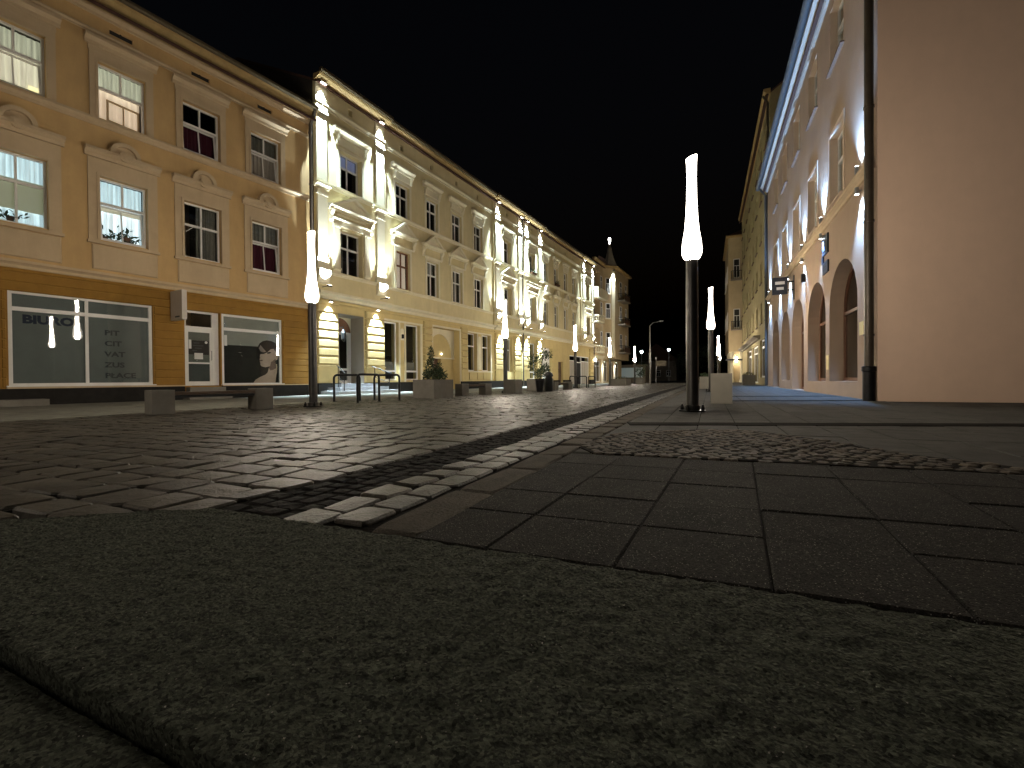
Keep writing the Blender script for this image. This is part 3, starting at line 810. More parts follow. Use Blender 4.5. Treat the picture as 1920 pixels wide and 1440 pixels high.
for i, (a, b) in enumerate(cols):
    c = (a + b) / 2
    # first floor surround, hood with shell, apron panel
    s = MB(); s.box(a - 0.30, a, -0.05, 0.02, 5.26, 7.98); s.box(b, b + 0.30, -0.05, 0.02, 5.26, 7.98); s.box(a, b, -0.05, 0.02, 7.43, 7.98)
    s.box(a - 0.08, a - 0.002, -0.075, 0.0, 5.33, 7.51); s.box(b + 0.002, b + 0.08, -0.075, 0.0, 5.33, 7.51); s.box(a - 0.002, b + 0.002, -0.075, 0.0, 7.435, 7.51)
    trim(Y, 'window_surround', s, 'beige_trim')
    hd = MB(); hd.profx(corn(8.0, 8.30, 0.22), a - 0.38, b + 0.38)
    hd2 = MB()
    ring = arc(c, 8.28, 0.42, 180, 0, 18) + arc(c, 8.28, 0.30, 0, 180, 18); hd2.profy(ring, -0.24, 0.02)
    hd2.profy(arc(c, 8.28, 0.295, 180, 0, 16), -0.13, 0.02)
    hd2.profy(arc(c, 8.26, 0.17, 0, 348, 18), -0.20, -0.12); hd2.profy(arc(c, 8.26, 0.09, 0, 330, 11), -0.235, -0.19)
    o = trim(Y, 'window_hood', hd, 'beige_trim'); hd2.build('shell_ornament', 'beige_trim', o)
    ap = MB(); ap.pillow(a - 0.22, b + 0.28, -0.055, 0.02, 4.34, 5.16, 0.03); ap.box(a - 0.34, b + 0.34, -0.10, 0.02, 5.18, 5.27)
    trim(Y, 'apron_panel', ap, 'beige_trim')
    # second floor surround and hood
    s = MB(); s.box(a - 0.22, a, -0.05, 0.02, 9.33, 11.48); s.box(b, b + 0.22, -0.05, 0.02, 9.33, 11.48); s.box(a, b, -0.05, 0.02, 11.2, 11.48)
    s.box(a - 0.07, a - 0.002, -0.07, 0.0, 9.36, 11.27); s.box(b + 0.002, b + 0.07, -0.07, 0.0, 9.36, 11.27); s.box(a - .002, b + .002, -0.07, 0.0, 11.205, 11.27)
    trim(Y, 'window_surround', s, 'beige_trim')
    hd = MB(); hd.box(a - 0.24, b + 0.24, -0.045, 0.02, 11.485, 11.66); hd.profx(corn(11.66, 11.95, 0.22), a - 0.33, b + 0.33)
    trim(Y, 'window_hood', hd, 'beige_trim')
spec1 = {0: {}, 1: {}, 2: {'curtain': ('grey_cloth', 'full')}, 3: {}, 4: {}, 5: {'curtain': ('grey_cloth', 'right')}, 6: {'curtain': ('grey_cloth', 'top')}}
def lit_window(o, w, hh, pieces):
    lit_room(o, w, hh, 0.8)
    for m, kind, dy in pieces: put('curtain', drape(w, hh, m, kind), o, (0, dy, 0))
def potplant(h, x, y, z, s, seed):
    rnd = random.Random(seed); mb = MB()
    for _ in range(60):
        p = Vector((rnd.gauss(0, .12), rnd.gauss(0, .04), abs(rnd.gauss(.08, .06)))) * s
        d = Vector((rnd.uniform(-1, 1), rnd.uniform(-1, 1), rnd.uniform(-.3, 1))).normalized(); e = d.cross(Vector((.3, .5, .9))).normalized()
        l = rnd.uniform(.03, .07) * s
        mb.add([p, p + d * l + e * l * .4, p + d * l * 2, p + d * l - e * l * .4], [(0, 1, 2, 3)])
    f = mb.build('houseplant', 'leaf_dark', h, (x, y, z), fix=False)
    MB().lathe([(0.05 * s, 0), (0.07 * s, 0.11 * s)], 10).build('plant_pot', 'dark_wood', f, (0, 0, -0.02))
    return f
for i, (a, b) in enumerate(cols):
    lit1 = i in (3, 4); lit2 = i in (3, 4)
    o = window(Y, a, b, 5.33, 7.43, 0.17, 0.60, sill=None, open_low=i in (4, 6), curtain=None if lit1 else {5: ('grey_cloth', 'right'), 6: ('burgundy_cloth', 'sash')}.get(i, 'grey_cloth'))
    hh = 2.10
    if i == 3: lit_window(o, YW, hh, [('lit_curtain_blue', 'full', 0.16), ('lit_blind_olive', 'blind', 0.10)])
    if i == 4:
        lit_window(o, YW, hh, [('lit_curtain_blue', 'full', 0.26)])
        casement(o, 0.06, 0.06, YW - 0.12, 1.18, 7)
        MB().box(0.05, YW - .05, 0.195, 0.205, 1.06, 1.22).build('roller_blind', 'lit_blind_olive', o)
    if i == 3: potplant(o, 0.55, 0.11, 0.10, 1.4, 3)
    if i == 4: potplant(o, 0.22, 0.11, 0.10, 1.1, 4); potplant(o, 0.78, 0.11, 0.10, 2.0, 5)
    if i == 6: put('curtain', drape(YW, hh, 'grey_cloth', 'top'), o, (0, 0.23, 0)); casement(o, 0.06, 0.06, YW - 0.12, 1.18, 6)
    if i == 5: c = MB().box(-0.012, 0.012, 0, 0.02, 0, 0.45).build('stay', 'white_frame', o, (0.14, -0.02, 1.0)); c.rotation_euler = (0, R(48), 0)
    o = window(Y, a, b, 9.36, 11.20, 0.17, 0.58, sill=None, open_low=i in (3, 5, 6, 4), curtain=None if lit2 else {5: ('burgundy_cloth', 'sash'), 6: ('grey_cloth', 'full')}.get(i, 'grey_cloth'))
    hh = 1.84
    if i == 3:
        lit_window(o, YW, hh, [('lit_curtain_green', 'full', 0.26)])
        casement(o, 0.06, 0.06, YW - 0.12, 0.98, 8); MB().box(0.98, 1.2, 0.09, 0.10, 0.08, 0.30).build('lamp_shade', 'lit_shade_yellow', o)
    if i == 4:
        lit_window(o, YW, hh, [('lit_room_warm', 'full', 0.30), ('lit_curtain_green', 'top', 0.16)])
        c = casement(o, 0.30, 0.10, YW - 0.36, 0.72, 0, 'beige_trim'); c.location.y = 0.09; c.rotation_euler = (0, 0, R(6))
    if i in (5, 6): casement(o, 0.06, 0.06, YW - 0.12, 1.0, 7)
# shop window with lettering
o = window(Y, -9.93, -6.38, 0.50, 3.36, 0.10, 0.81, fw=0.10, name='shop_window')
MB().box(0.05, 3.50, 0.05, 0.056, 0.05, 2.81).build('window_film', 'window_film', o)
lettering('BIURO', 0.34, o, (0.32, 0.045, 1.92), 'lettering_blue', 1.16, bold=0.018)
for k, t in enumerate(['PIT', 'CIT', 'VAT', 'ZUS', 'PŁACE']):
    lettering(t, 0.235, o, (2.24, 0.045, 1.70 - 0.36 * k), 'lettering_grey', 1.25, bold=0.008)
MB().box(-9.98, -6.33, -0.10, 0.12, 0.495, 0.53).build('shop_sill', 'white_frame', Y)
# salon door
d = MB(); d.box(0, 0.09, -0.03, 0.05, 0, 2.87); d.box(1.0, 1.10, -0.03, 0.05, 0, 2.87); d.box(0.09, 1.0, -0.03, 0.05, 2.79, 2.87); d.box(0.09, 1.0, -0.03, 0.05, 2.16, 2.28)
d.box(0.09, 1.0, -0.02, 0.04, 0, 0.16); d.box(0.09, 0.17, -0.02, 0.04, 0.16, 2.16); d.box(0.92, 1.0, -0.02, 0.04, 0.16, 2.16); d.box(0.17, 0.92, -0.02, 0.04, 2.06, 2.16); d.box(0.17, 0.92, -0.02, 0.04, 0.84, 0.90)
d.box(1.10, 1.255, 0.0, 0.05, 0, 2.87)
door = d.build('door', 'white_frame', Y, (-5.38, 0.14, 0.46))
MB().box(0.16, 0.93, 0.008, 0.016, 0.15, 0.85).build('pane', 'shop_glass', door); MB().box(0.16, 0.93, 0.008, 0.016, 0.89, 2.07).build('pane', 'shop_glass', door)
MB().box(0.16, 0.93, 0.024, 0.03, 0.15, 0.85).build('frosted_film', 'window_film', door)
MB().box(0.16, 0.93, 0.024, 0.03, 0.89, 2.07).build('frosted_film', 'salon_film', door)
MB().box(0.08, 1.01, 0.008, 0.016, 2.27, 2.80).build('pane', 'pane_glass', door)
p = MB().box(0.18, 0.90, 0.002, 0.006, 1.20, 1.74).build('notice_panel', 'poster_dark', door)
for k, (a, b) in enumerate([(0.36, 0.56), (0.34, 0.70), (0.40, 0.64), (0.32, 0.48)]): MB().box(a, b, 0.0003, 0.0018, 1.63 - 0.10 * k, 1.66 - 0.10 * k).build('lettering', 'lettering_grey', p)
MB().box(0.38, 0.68, -0.004, 0.001, 1.02, 1.26).build('notice', 'paper', door); MB().box(0.19, 0.28, -0.004, 0.001, 1.42, 1.76).build('notice', 'paper', door)
MB().profy(arc(0.80, 1.68, 0.05, 0, 340, 14), -0.004, 0.001).build('sticker', 'paper', door)
MB().tube([(0.96, -0.03, 1.0), (0.96, -0.09, 1.0), (0.96, -0.09, 1.35), (0.96, -0.03, 1.35)], 0.014, 6).build('handle', 'zinc', door)
MB().box(-5.5, -4.0, -0.62, -0.075, -0.06, 0.16).box(-5.38, -4.12, -0.38, -0.075, 0.165, 0.40).build('door_step', 'concrete_block', Y)
# salon window with photograph print
o = window(Y, -4.07, -1.53, 0.44, 3.34, 0.08, 0.79, mull=False, topcols=1, fw=0.10, name='shop_window')
MB().box(0.05, 2.49, 0.05, 0.056, 2.28, 2.85).build('window_film', 'salon_film', o)
MB().box(0.05, 2.49, 0.05, 0.056, 1.66, 2.24).build('window_film', 'salon_film', o)
po = MB().box(0.05, 2.49, 0.050, 0.056, 0.05, 1.655).build('poster', 'poster_dark', o)
def pp(pts, y, m, nm='poster_print'):
    q = [(0.10 + (x - 680) / 620 * 2.34, 0.10 + (1108 - yy) / (1108 - 520) * 2.14) for x, yy in pts]
    MB().profy(q, y, y + 0.0015).build(nm, m, po)
pp([(1000, 1108), (1025, 1070), (1075, 1040), (1140, 1010), (1165, 985), (1180, 930), (1195, 890), (1280, 880), (1285, 960), (1270, 1010), (1262, 1060), (1258, 1108)], 0.047, 'poster_skin')
pp([(1180, 930), (1195, 880), (1262, 860), (1270, 930), (1235, 950), (1200, 960)], 0.0455, 'poster_skin_shade')
pp([(1040, 810), (1036, 740), (1048, 690), (1075, 640), (1110, 612), (1160, 598), (1215, 604), (1265, 625), (1298, 655), (1298, 1108), (1262, 1108), (1275, 1010), (1285, 900), (1278, 820), (1070, 850), (1050, 835)], 0.0445, 'poster_hair')
pp([(1082, 768), (1075, 800), (1082, 812), (1070, 828), (1078, 842), (1074, 856), (1082, 872), (1080, 892), (1095, 912), (1140, 922), (1190, 910), (1235, 880), (1262, 840), (1278, 795), (1268, 740), (1240, 695), (1205, 705), (1160, 745), (1120, 765)], 0.043, 'poster_skin')
pp([(1160, 745), (1190, 735), (1212, 742), (1190, 757), (1162, 760)], 0.0415, 'poster_hair')
pp([(1076, 838), (1105, 832), (1112, 842), (1100, 852), (1078, 852)], 0.0415, 'poster_skin_shade')
pp([(1205, 860), (1262, 815), (1262, 840), (1235, 880), (1195, 905)], 0.0415, 'poster_skin_shade')
pp([(1066, 700), (1085, 660), (1110, 690), (1150, 735), (1120, 745), (1085, 735)], 0.0415, 'poster_highlight')
pp([(1268, 790), (1285, 775), (1294, 795), (1284, 825), (1266, 835)], 0.0415, 'poster_skin')
MB().box(0.13, 0.24, -0.004, 0.002, 1.62, 2.05).build('notice', 'paper', o)
MB().box(-4.10, -1.50, -0.10, 0.10, 0.467, 0.50).build('shop_sill', 'white_frame', Y)
# door recess at the end of the shop, step
MB().box(-12.2, -10.1, 0.12, 0.16, 0.05, 3.30).build('shutter', 'window_film', Y)
MB().box(-12.6, -9.25, -0.75, -0.075, -0.06, 0.13).build('door_step', 'concrete_block', Y)
# blade sign and downpipe
sg = MB().box(-5.86, -5.70, -0.98, -0.10, 2.85, 3.90).build('blade_sign', 'box_white', Y)
MB().box(-5.80, -5.76, -0.12, 0.02, 3.0, 3.08).box(-5.80, -5.76, -0.12, 0.02, 3.7, 3.78).build('bracket', 'black_iron', sg)
MB().box(-5.864, -5.858, -0.80, -0.45, 2.93, 2.985).build('lettering', 'lettering_grey', sg)
pipe = MB().tube([(-0.12, -0.55, 13.2), (-0.12, -0.40, 12.9), (-0.12, -0.17, 12.6), (-0.12, -0.17, 0.0)], 0.075, 10)
for z in (1.5, 4.6, 7.2, 9.8, 12.2): pipe.lathe([(0.09, 0), (0.09, 0.07)], 10, (-0.12, -0.17, z))
pipe.build('downpipe', 'brown_pipe', Y, smooth=True)

# ================================================================== CREAM HOUSES (left, two)
CA = 4.8
ct = Vector((math.sin(R(CA)), math.cos(R(CA))))
CP = Vector((-17.448, 16.544))
def cream(name, label, x_off, W, cols, ris, pil, piers, gfh, pedkind, litidx=None):
    P = CP + ct * x_off
    h = house(name, label, P, CA, 'L')
    inr = lambda c: any(a < c < b for a, b in ris)
    holes = [(a, b, 6.07, 8.30) for a, b in cols] + [(a, b, 10.38, 12.30) for a, b in cols]
    vents = []
    for a, b in cols: vents.append(((a + b) / 2 - 0.13, (a + b) / 2 + 0.13, 14.32, 14.66))
    mb = MB(); wall_mesh(mb, 0, W, 4.9, 15.0, holes + vents, 0.28); mb.build('upper_wall', 'cream_plaster', h, fix=False)
    mb = MB(); wall_mesh(mb, 0, W, -0.1, 4.9, gfh, 0.55); mb.build('ground_floor_wall', 'straw_render', h, fix=False)
    shell(h, 0, W, 12, 15.0, 'cream_plaster', over=0.35, ridge=3.0, sm='sooty_brick')
    for a, b, c, d in vents: MB().box(a, b, 0.16, 0.18, c, d).build('attic_vent', 'room_dark', h)
    for a, b in ris:
        a = max(a, 0.0); b = min(b, W)
        mb = MB(); wall_mesh(mb, a, b, 5.02, 14.98, holes + vents, 0.14, y=-0.14)
        mb.add([(a, -0.14, 5.02), (a, 0.01, 5.02), (a, 0.01, 14.98), (a, -0.14, 14.98)], [(0, 1, 2, 3)]); mb.add([(b, -0.14, 5.02), (b, 0.01, 5.02), (b, 0.01, 14.98), (b, -0.14, 14.98)], [(3, 2, 1, 0)])
        mb.build('risalit', 'cream_plaster', h, fix=False)
    # horizontal bands, broken forward over the risalits
    xs_ = sorted([0, W] + [max(0, min(W, v)) for r in ris for v in r]); segs = []
    for a, b in zip(xs_[:-1], xs_[1:]):
        if b - a > 0.05: segs.append((a, b, -0.14 if inr((a + b) / 2) else 0.0))
    def band(nm, z0, z1, p, m):
        mb = MB()
        for a, b, y in segs: mb.profx(corn(z0, z1, p, y), a - (0.04 if y else -0.002), b + (0.04 if y else -0.002))
        return mb.build(nm, m, h)
    band('ground_floor_cornice', 4.62, 4.98, 0.34, 'cream_trim')
    band('ground_floor_frieze', 4.40, 4.50, 0.05, 'straw_render')
    band('sill_band', 5.84, 6.02, 0.12, 'cream_trim')
    band('sill_band', 10.10, 10.34, 0.14, 'cream_trim')
    band('frieze_band', 13.86, 14.10, 0.14, 'cream_trim')
    mb = MB()
    for a, b, y in segs: mb.profx([(y + .02, 14.99), (y - 0.10, 15.0), (y - 0.42, 15.14), (y - 0.45, 15.24), (y + 0.02, 15.26)], a - (0.06 if y else 0), b + (0.06 if y else 0))
    mb.build('eave', 'eave_boards', h)
    mb = MB()
    for a, b, y in segs: mb.profx([(y - 0.40, 15.265), (y - 0.52, 15.22), (y - 0.58, 15.28), (y - 0.58, 15.42), (y - 0.40, 15.42)], a - (0.06 if y else 0), b + (0.06 if y else 0))
    mb.build('gutter', 'roof_metal', h)
    trim(h, 'plinth', plinth_mb(W, gfh, 0.52), 'plinth_stone')
    # windows and their dress
    for i, (a, b) in enumerate(cols):
        c = (a + b) / 2; r = inr(c); y = -0.14 if r else 0.0; w = b - a
        s = MB(); s.box(a - 0.16, a, y - 0.04, y + 0.01, 10.36, 12.46); s.box(b, b + 0.16, y - 0.04, y + 0.01, 10.36, 12.46); s.box(a, b, y - 0.04, y + 0.01, 12.30, 12.46)
        trim(h, 'window_surround', s, 'cream_trim')
        e = 0.28 if not r else 0.36
        hd = MB(); hd.box(a - e + 0.08, b + e - 0.08, y - 0.05, y + 0.01, 12.52, 12.92); hd.profx(corn(12.95, 13.32, 0.26, y), a - e - 0.08, b + e + 0.08)
        for sx in (a - e + 0.10, b + e - 0.24): hd.profx([(y + 0.01, 12.45), (y - 0.10, 12.52), (y - 0.16, 12.80), (y - 0.20, 12.94), (y + 0.01, 12.94)], sx, sx + 0.14)
        trim(h, 'window_hood', hd, 'cream_trim')
        # first floor
        if r:
            s = MB()
            for q in (a - 0.46, b + 0.10):
                s.box(q, q + 0.36, y - 0.10, y + 0.01, 6.30, 8.30); s.box(q - 0.04, q + 0.40, y - 0.14, y + 0.01, 8.302, 8.42); s.profx(corn(6.04, 6.295, 0.14, y), q - 0.03, q + 0.39)
            s.box(a - 0.50, b + 0.50, y - 0.08, y + 0.01, 8.42, 8.62); s.profx(corn(8.62, 8.78, 0.20, y), a - 0.54, b + 0.54)
            s.box(a - 0.2, b + 0.2, y - 0.06, y + 0.01, 8.95, 9.03)
            trim(h, 'window_surround', s, 'cream_trim')
            e = 0.78
        else:
            s = MB(); s.box(a - 0.15, a, y - 0.04, y + 0.01, 6.04, 8.46); s.box(b, b + 0.15, y - 0.04, y + 0.01, 6.04, 8.46); s.box(a, b, y - 0.04, y + 0.01, 8.30, 8.46)
            s.profx(corn(8.47, 8.60, 0.10, y), a - 0.18, b + 0.18)
            trim(h, 'window_surround', s, 'cream_trim'); e = 0.50
        x0, x1 = a - e, b + e
        pd = MB(); pd.profx(corn(9.10, 9.36, 0.30, y), x0, x1)
        for sx in (x0 + 0.08, x1 - 0.26): pd.profx([(y + 0.01, 8.50), (y - 0.09, 8.62), (y - 0.10, 8.85), (y - 0.24, 9.05), (y - 0.24, 9.098), (y + 0.01, 9.098)], sx, sx + 0.18)
        kind = pedkind if not (r and pedkind == 'round') else 'flat'
        if kind == 'tri':
            q = (x1 - x0) * (0.44 if r else 0.42); ap = 10.06 if not r else 10.06
            pd.profy([(c - q, 9.365), (c, ap), (c + q, 9.365), (c + q - 0.20, 9.365), (c, ap - 0.16), (c - q + 0.20, 9.365)], y - 0.28, y + 0.01)
            pd.profy([(c - q + 0.20, 9.366), (c, ap - 0.165), (c + q - 0.20, 9.366)], y - 0.12, y + 0.01)
        elif kind == 'round':
            q = 0.52
            pd.profy(arc(c, 9.37, q, 180, 0, 16, 0.62) + arc(c, 9.37, q - 0.12, 0, 180, 16, 0.50), y - 0.28, y + 0.01)
            pd.profy(arc(c, 9.37, q - 0.125, 180, 0, 14, 0.49), y - 0.14, y + 0.01)
        else: pd.profx(corn(9.365, 9.55, 0.36, y), x0 + 0.1, x1 - 0.1)
        trim(h, 'pediment', pd, 'cream_trim')
        fr = 'brown_frame' if (name == 'cream_corner_house' and i == 1) else 'white_frame'
        cu = {1: None, 2: ('sheer_cloth', 'top'), 0: ('grey_cloth', 'left')}.get(i, ('grey_cloth', 'full') if i % 2 else ('sheer_cloth', 'left'))
        o = window(h, a, b, 6.07, 8.30, 0.20, 0.62, frame=fr, curtain=cu, fw=0.075)
        if fr == 'brown_frame':
            lit_room(o, w, 2.23, 0.6); put('curtain', drape(w, 2.23, 'lit_curtain_peach', 'full'), o, (0, 0.16, 0))
        o = window(h, a, b, 10.38, 12.30, 0.20, 0.64, curtain=('grey_cloth', 'left') if i in (0, 3) else None, fw=0.075)
        if litidx is not None and i == litidx:
            MB().box(0.07, w - 0.07, 0.10, 0.11, 1.28, 1.86).build('blue_blind', 'lit_pane_blue', o)
    # pilasters, consoles, floodlights
    for x in pil:
        y = -0.14
        p = MB(); p.box(x - 0.30, x + 0.30, y - 0.10, y + 0.01, 10.36, 13.56); p.box(x - 0.36, x + 0.36, y - 0.14, y + 0.01, 13.562, 13.66); p.box(x - 0.33, x + 0.33, y - 0.12, y + 0.01, 13.662, 13.855)
        p.box(x - 0.31, x + 0.31, y - 0.08, y + 0.01, 14.11, 14.985)
        trim(h, 'pilaster', p, 'cream_trim')
        p = MB(); p.box(x - 0.28, x + 0.28, y - 0.11, y + 0.01, 6.56, 9.58); p.box(x - 0.33, x + 0.33, y - 0.15, y + 0.01, 9.582, 9.68)
        p.profy(arc(x, 9.70, 0.30, 180, 0, 10, 0.22), y - 0.13, y + 0.01); p.profx(corn(9.93, 10.12, 0.30, y), x - 0.42, x + 0.42)
        trim(h, 'pilaster', p, 'cream_trim')
        p = MB(); p.box(x - 0.40, x + 0.40, y - 0.16, y + 0.01, 5.99, 6.20); p.box(x - 0.34, x + 0.34, y - 0.12, y + 0.01, 6.202, 6.558)
        p.profx([(y + 0.01, 5.32), (y - 0.12, 5.40), (y - 0.17, 5.60), (y - 0.26, 5.84), (y - 0.26, 5.985), (y + 0.01, 5.985)], x - 0.33, x + 0.33)
        trim(h, 'console', p, 'cream_trim')
        floodlight(h, x, y - 0.28, 14.93, -1, PW_EAVE, (0.66, 0.86, 1.0), 50, 0.8, 8, size=0.17)
        floodlight(h, x, y - 0.52, 5.16, 1, PW_MID, (0.76, 0.90, 1.0), 62, 0.7, 18)
    for a, b, lit in piers:
        c = (a + b) / 2
        p = MB(); p.box(a, b, -0.13, 0.01, 0.50, 1.28); p.profx(corn(1.285, 1.37, 0.05, -0.13), a - 0.02, b + 0.02)
        trim(h, 'pier_base', p, 'straw_render')
        n = 7; z = 1.39; dz = (4.38 - z) / n
        for k in range(n):
            MB().pillow(a, b, -0.16, 0.01, z + k * dz + 0.02, z + (k + 1) * dz - 0.02, 0.055).build('stone_course', 'straw_render', h)
        if lit: floodlight(h, c, -0.34, 4.50, -1, PW_PIER, (0.68, 0.88, 1.0), 72, 0.6, 6, size=0.09)
    pipe = MB().tube([(W - 0.08, -0.55, 15.3), (W - 0.08, -0.40, 15.0), (W - 0.08, -0.24, 14.7), (W - 0.08, -0.24, 0.0)], 0.065, 8); pipe.build('downpipe', 'brown_pipe', h, smooth=True)
    return h
def plinth_mb(W, gfh, z):
    mb = MB(); cuts = sorted([(a, b) for a, b, c, d, *_ in gfh if c < z - 0.05]); x = 0.0
    for a, b in cuts:
        if a - x > 0.03: mb.box(x, a - 0.002, -0.19, 0.02, -0.1, z - 0.03)
        x = b + 0.002
    if W - x > 0.03: mb.box(x, W, -0.19, 0.02, -0.1, z - 0.03)
    return mb
PW_EAVE, PW_MID, PW_PIER = 24000.0, 3800.0, 5200.0
A_cols = [(1.46, 2.92), (5.65, 6.87), (8.50, 9.70), (11.30, 12.50), (14.10, 15.30), (18.42, 19.70)]
A_gf = [(1.36, 3.05, 0.30, 4.05), (4.62, 5.78, 0.60, 4.02), (6.42, 7.72, 0.60, 4.02), (8.98, 12.10, -0.1, 4.10), (13.12, 14.40, 1.26, 4.08), (15.12, 16.38, 1.26, 4.08), (18.60, 20.10, 1.26, 4.08)]
A = cream('cream_corner_house', 'cream stuccoed house with triangular pediments, arched door with steps and walled-up gateway', 0.0, 21.82, A_cols, [(0.0, 4.72), (16.82, 21.80)], [0.30, 4.20, 17.30, 21.28], [(0.02, 1.27, True), (3.14, 4.52, True), (8.06, 8.88, False), (12.2, 13.0, False), (17.02, 18.38, True), (20.32, 21.56, True)], A_gf, 'tri', 0)
B_cols = [(1.45, 2.60), (4.95, 5.95), (7.60, 8.60), (10.35, 11.35), (12.95, 13.95), (17.25, 18.50)]
B_gf = [(1.50, 3.00, 0.60, 4.00), (4.32, 6.90, -0.1, 3.75), (8.60, 9.95, -0.1, 2.45), (11.95, 18.65, -0.1, 3.30)]
B = cream('cream_round_pediment_house', 'cream stuccoed house with round pediments and a white panelled shopfront', 21.86, 20.2, B_cols, [(0.0, 4.32), (15.60, 20.18)], [0.70, 3.66, 16.32, 19.62], [(0.08, 1.42, True), (3.06, 4.18, True), (18.8, 20.0, False)], B_gf, 'round')
# ---- A: entrance, shop panes, gateway, paired windows
for z in (0, 1, 2):
    MB().box(0.10 + 0.42 * z, 4.25 - 0.42 * z, -1.45 + 0.40 * z, -0.20 + 0.001 * z, -0.06 + 0.17 * z + 0.001, -0.06 + 0.17 * (z + 1)).build('step', 'step_granite', A)
MB().box(1.36, 3.05, -0.19, 1.05, 0.30, 0.45).build('threshold', 'step_granite', A)
dr = MB(); dr.box(1.38, 1.50, 0.42, 0.50, 0.45, 3.2); dr.box(2.90, 3.03, 0.42, 0.50, 0.45, 3.2); dr.box(1.50, 2.90, 0.42, 0.50, 3.08, 3.22); dr.box(1.50, 2.90, 0.43, 0.49, 0.45, 0.62); dr.box(1.50, 1.62, 0.43, 0.49, 0.62, 3.08); dr.box(2.78, 2.90, 0.43, 0.49, 0.62, 3.08); dr.box(1.62, 2.78, 0.43, 0.49, 1.15, 1.27)
do = dr.build('door', 'white_frame', A, (0, 0.52, 0))
g = MB(); wall_mesh(g, 1.30, 3.12, 0.30, 4.20, [(1.37, 3.04, 0.30, 3.98, 0.80)], 0.12, y=0.93); g.build('entrance_wall', 'cream_trim', A, fix=False)
g = MB(); g.box(3.02, 3.048, -0.02, 0.93, 0.46, 4.02); g.box(1.362, 1.39, -0.02, 0.93, 0.46, 4.02); g.box(1.39, 3.02, -0.02, 0.93, 4.0, 4.03); g.build('entrance_lining', 'entrance_paint', A)
MB().box(1.61, 2.79, 0.455, 0.462, 1.26, 3.09).build('pane', 'pane_glass', do); MB().box(1.61, 2.79, 0.455, 0.462, 0.61, 1.16).build('pane', 'pane_glass', do)
MB().profy(arc(2.205, 3.22, 0.83, 180, 0, 16, 0.79), 0.44, 0.47).build('fanlight', 'brown_frame', do)
MB().box(1.72, 2.02, 0.425, 0.438, 3.40, 3.62).build('number_plate', 'paper', do)
ln = MB(); ln.tube([(1.30, -0.16, 3.25), (1.30, -0.45, 3.3), (1.30, -0.45, 3.15)], 0.018, 6); ln.lathe([(0.05, 0.0), (0.13, 0.12), (0.13, 0.42), (0.05, 0.58)], 6, (1.30, -0.45, 2.58))
ln.build('wall_lantern', 'black_iron', A)
for s, x in ((-1, 0.85), (1, 3.30)):
    r = MB(); r.tube([(x, -0.55, 0.28), (x, -0.55, 1.32)], 0.022, 6); r.tube([(x + .3 * s, -1.30, 0.0), (x + .3 * s, -1.30, 1.0)], 0.022, 6)
    r.tube([(x - .06 * s, -0.40, 1.36), (x, -0.55, 1.32), (x + .3 * s, -1.30, 1.0), (x + .38 * s, -1.45, 0.95), (x + .39 * s, -1.46, 0.70)], 0.024, 6); r.tube([(x, -0.55, 0.78), (x + .3 * s, -1.30, 0.50)], 0.014, 6)
    r.build('handrail', 'black_iron', A)
for a, b in ((4.62, 5.78), (6.42, 7.72)):
    o = window(A, a, b, 0.60, 4.02, 0.22, 0.16, mull=False, topcols=1, fw=0.09, name='shop_window')
    MB().box(0.1, b - a - 0.1, 0.15, 0.17, 0.62, 1.10).build('display_stand', 'grey_cloth', o)
trim(A, 'shop_surround', MB().box(4.54, 7.96, -0.06, 0.02, 4.03, 4.14).box(7.76, 7.94, -0.05, 0.02, 0.52, 4.028).box(5.80, 5.90, -0.05, 0.02, 0.52, 4.028).box(6.28, 6.40, -0.05, 0.02, 0.52, 4.028), 'cream_trim')
nn = MB().profy([(5.94, 3.0), (5.94, 3.55)] + arc(6.09, 3.55, 0.15, 180, 0, 8) + [(6.24, 3.0)], -0.03, 0.01).build('niche_panel', 'cream_trim', A)
MB().box(6.03, 6.13, -0.14, -0.03, 3.10, 3.34).build('wall_lamp', 'black_iron', A)
# gateway
g = MB(); g.box(8.86, 8.98, -0.08, 0.02, -0.05, 4.22); g.box(12.10, 12.20, -0.08, 0.02, -0.05, 4.22); g.box(8.98, 12.10, -0.08, 0.02, 4.10, 4.22); trim(A, 'gate_surround', g, 'cream_trim')
g = MB(); wall_mesh(g, 8.98, 12.10, -0.1, 4.10, [(9.15, 10.60, -0.1, 2.06)], 0.3, y=0.54); g.build('gate_infill', 'straw_render', A, fix=False)
ar = arc(10.45, 2.15, 1.38, 180, 0, 18, 1.60)
sp = MB(); sp.profy([(8.99, 2.15)] + [(9.07, 2.15)] + ar[1:10] + [(10.45, 4.09), (8.99, 4.09)], 0.47, 0.545); sp.profy([(12.09, 2.15), (12.09, 4.09), (10.452, 4.09)] + ar[9:18] + [(11.83, 2.15)], 0.47, 0.545)
sp.box(8.99, 12.09, 0.45, 0.545, 2.06, 2.145); trim(A, 'arch_relief', sp, 'cream_trim')
MB().box(9.15, 10.60, 0.80, 0.85, -0.1, 2.06).build('gate_door', 'dark_wood', A)
MB().lathe([(0.02, 0), (0.03, 0.05)], 8, (10.55, 0.42, 2.36)).build('wall_lamp', 'led_white', A)
for a, b in ((13.12, 14.40), (15.12, 16.38), (18.60, 20.10)):
    o = window(A, a, b, 1.26, 4.08, 0.30, 0.66, fw=0.08, mull=False, topcols=1, curtain=None)
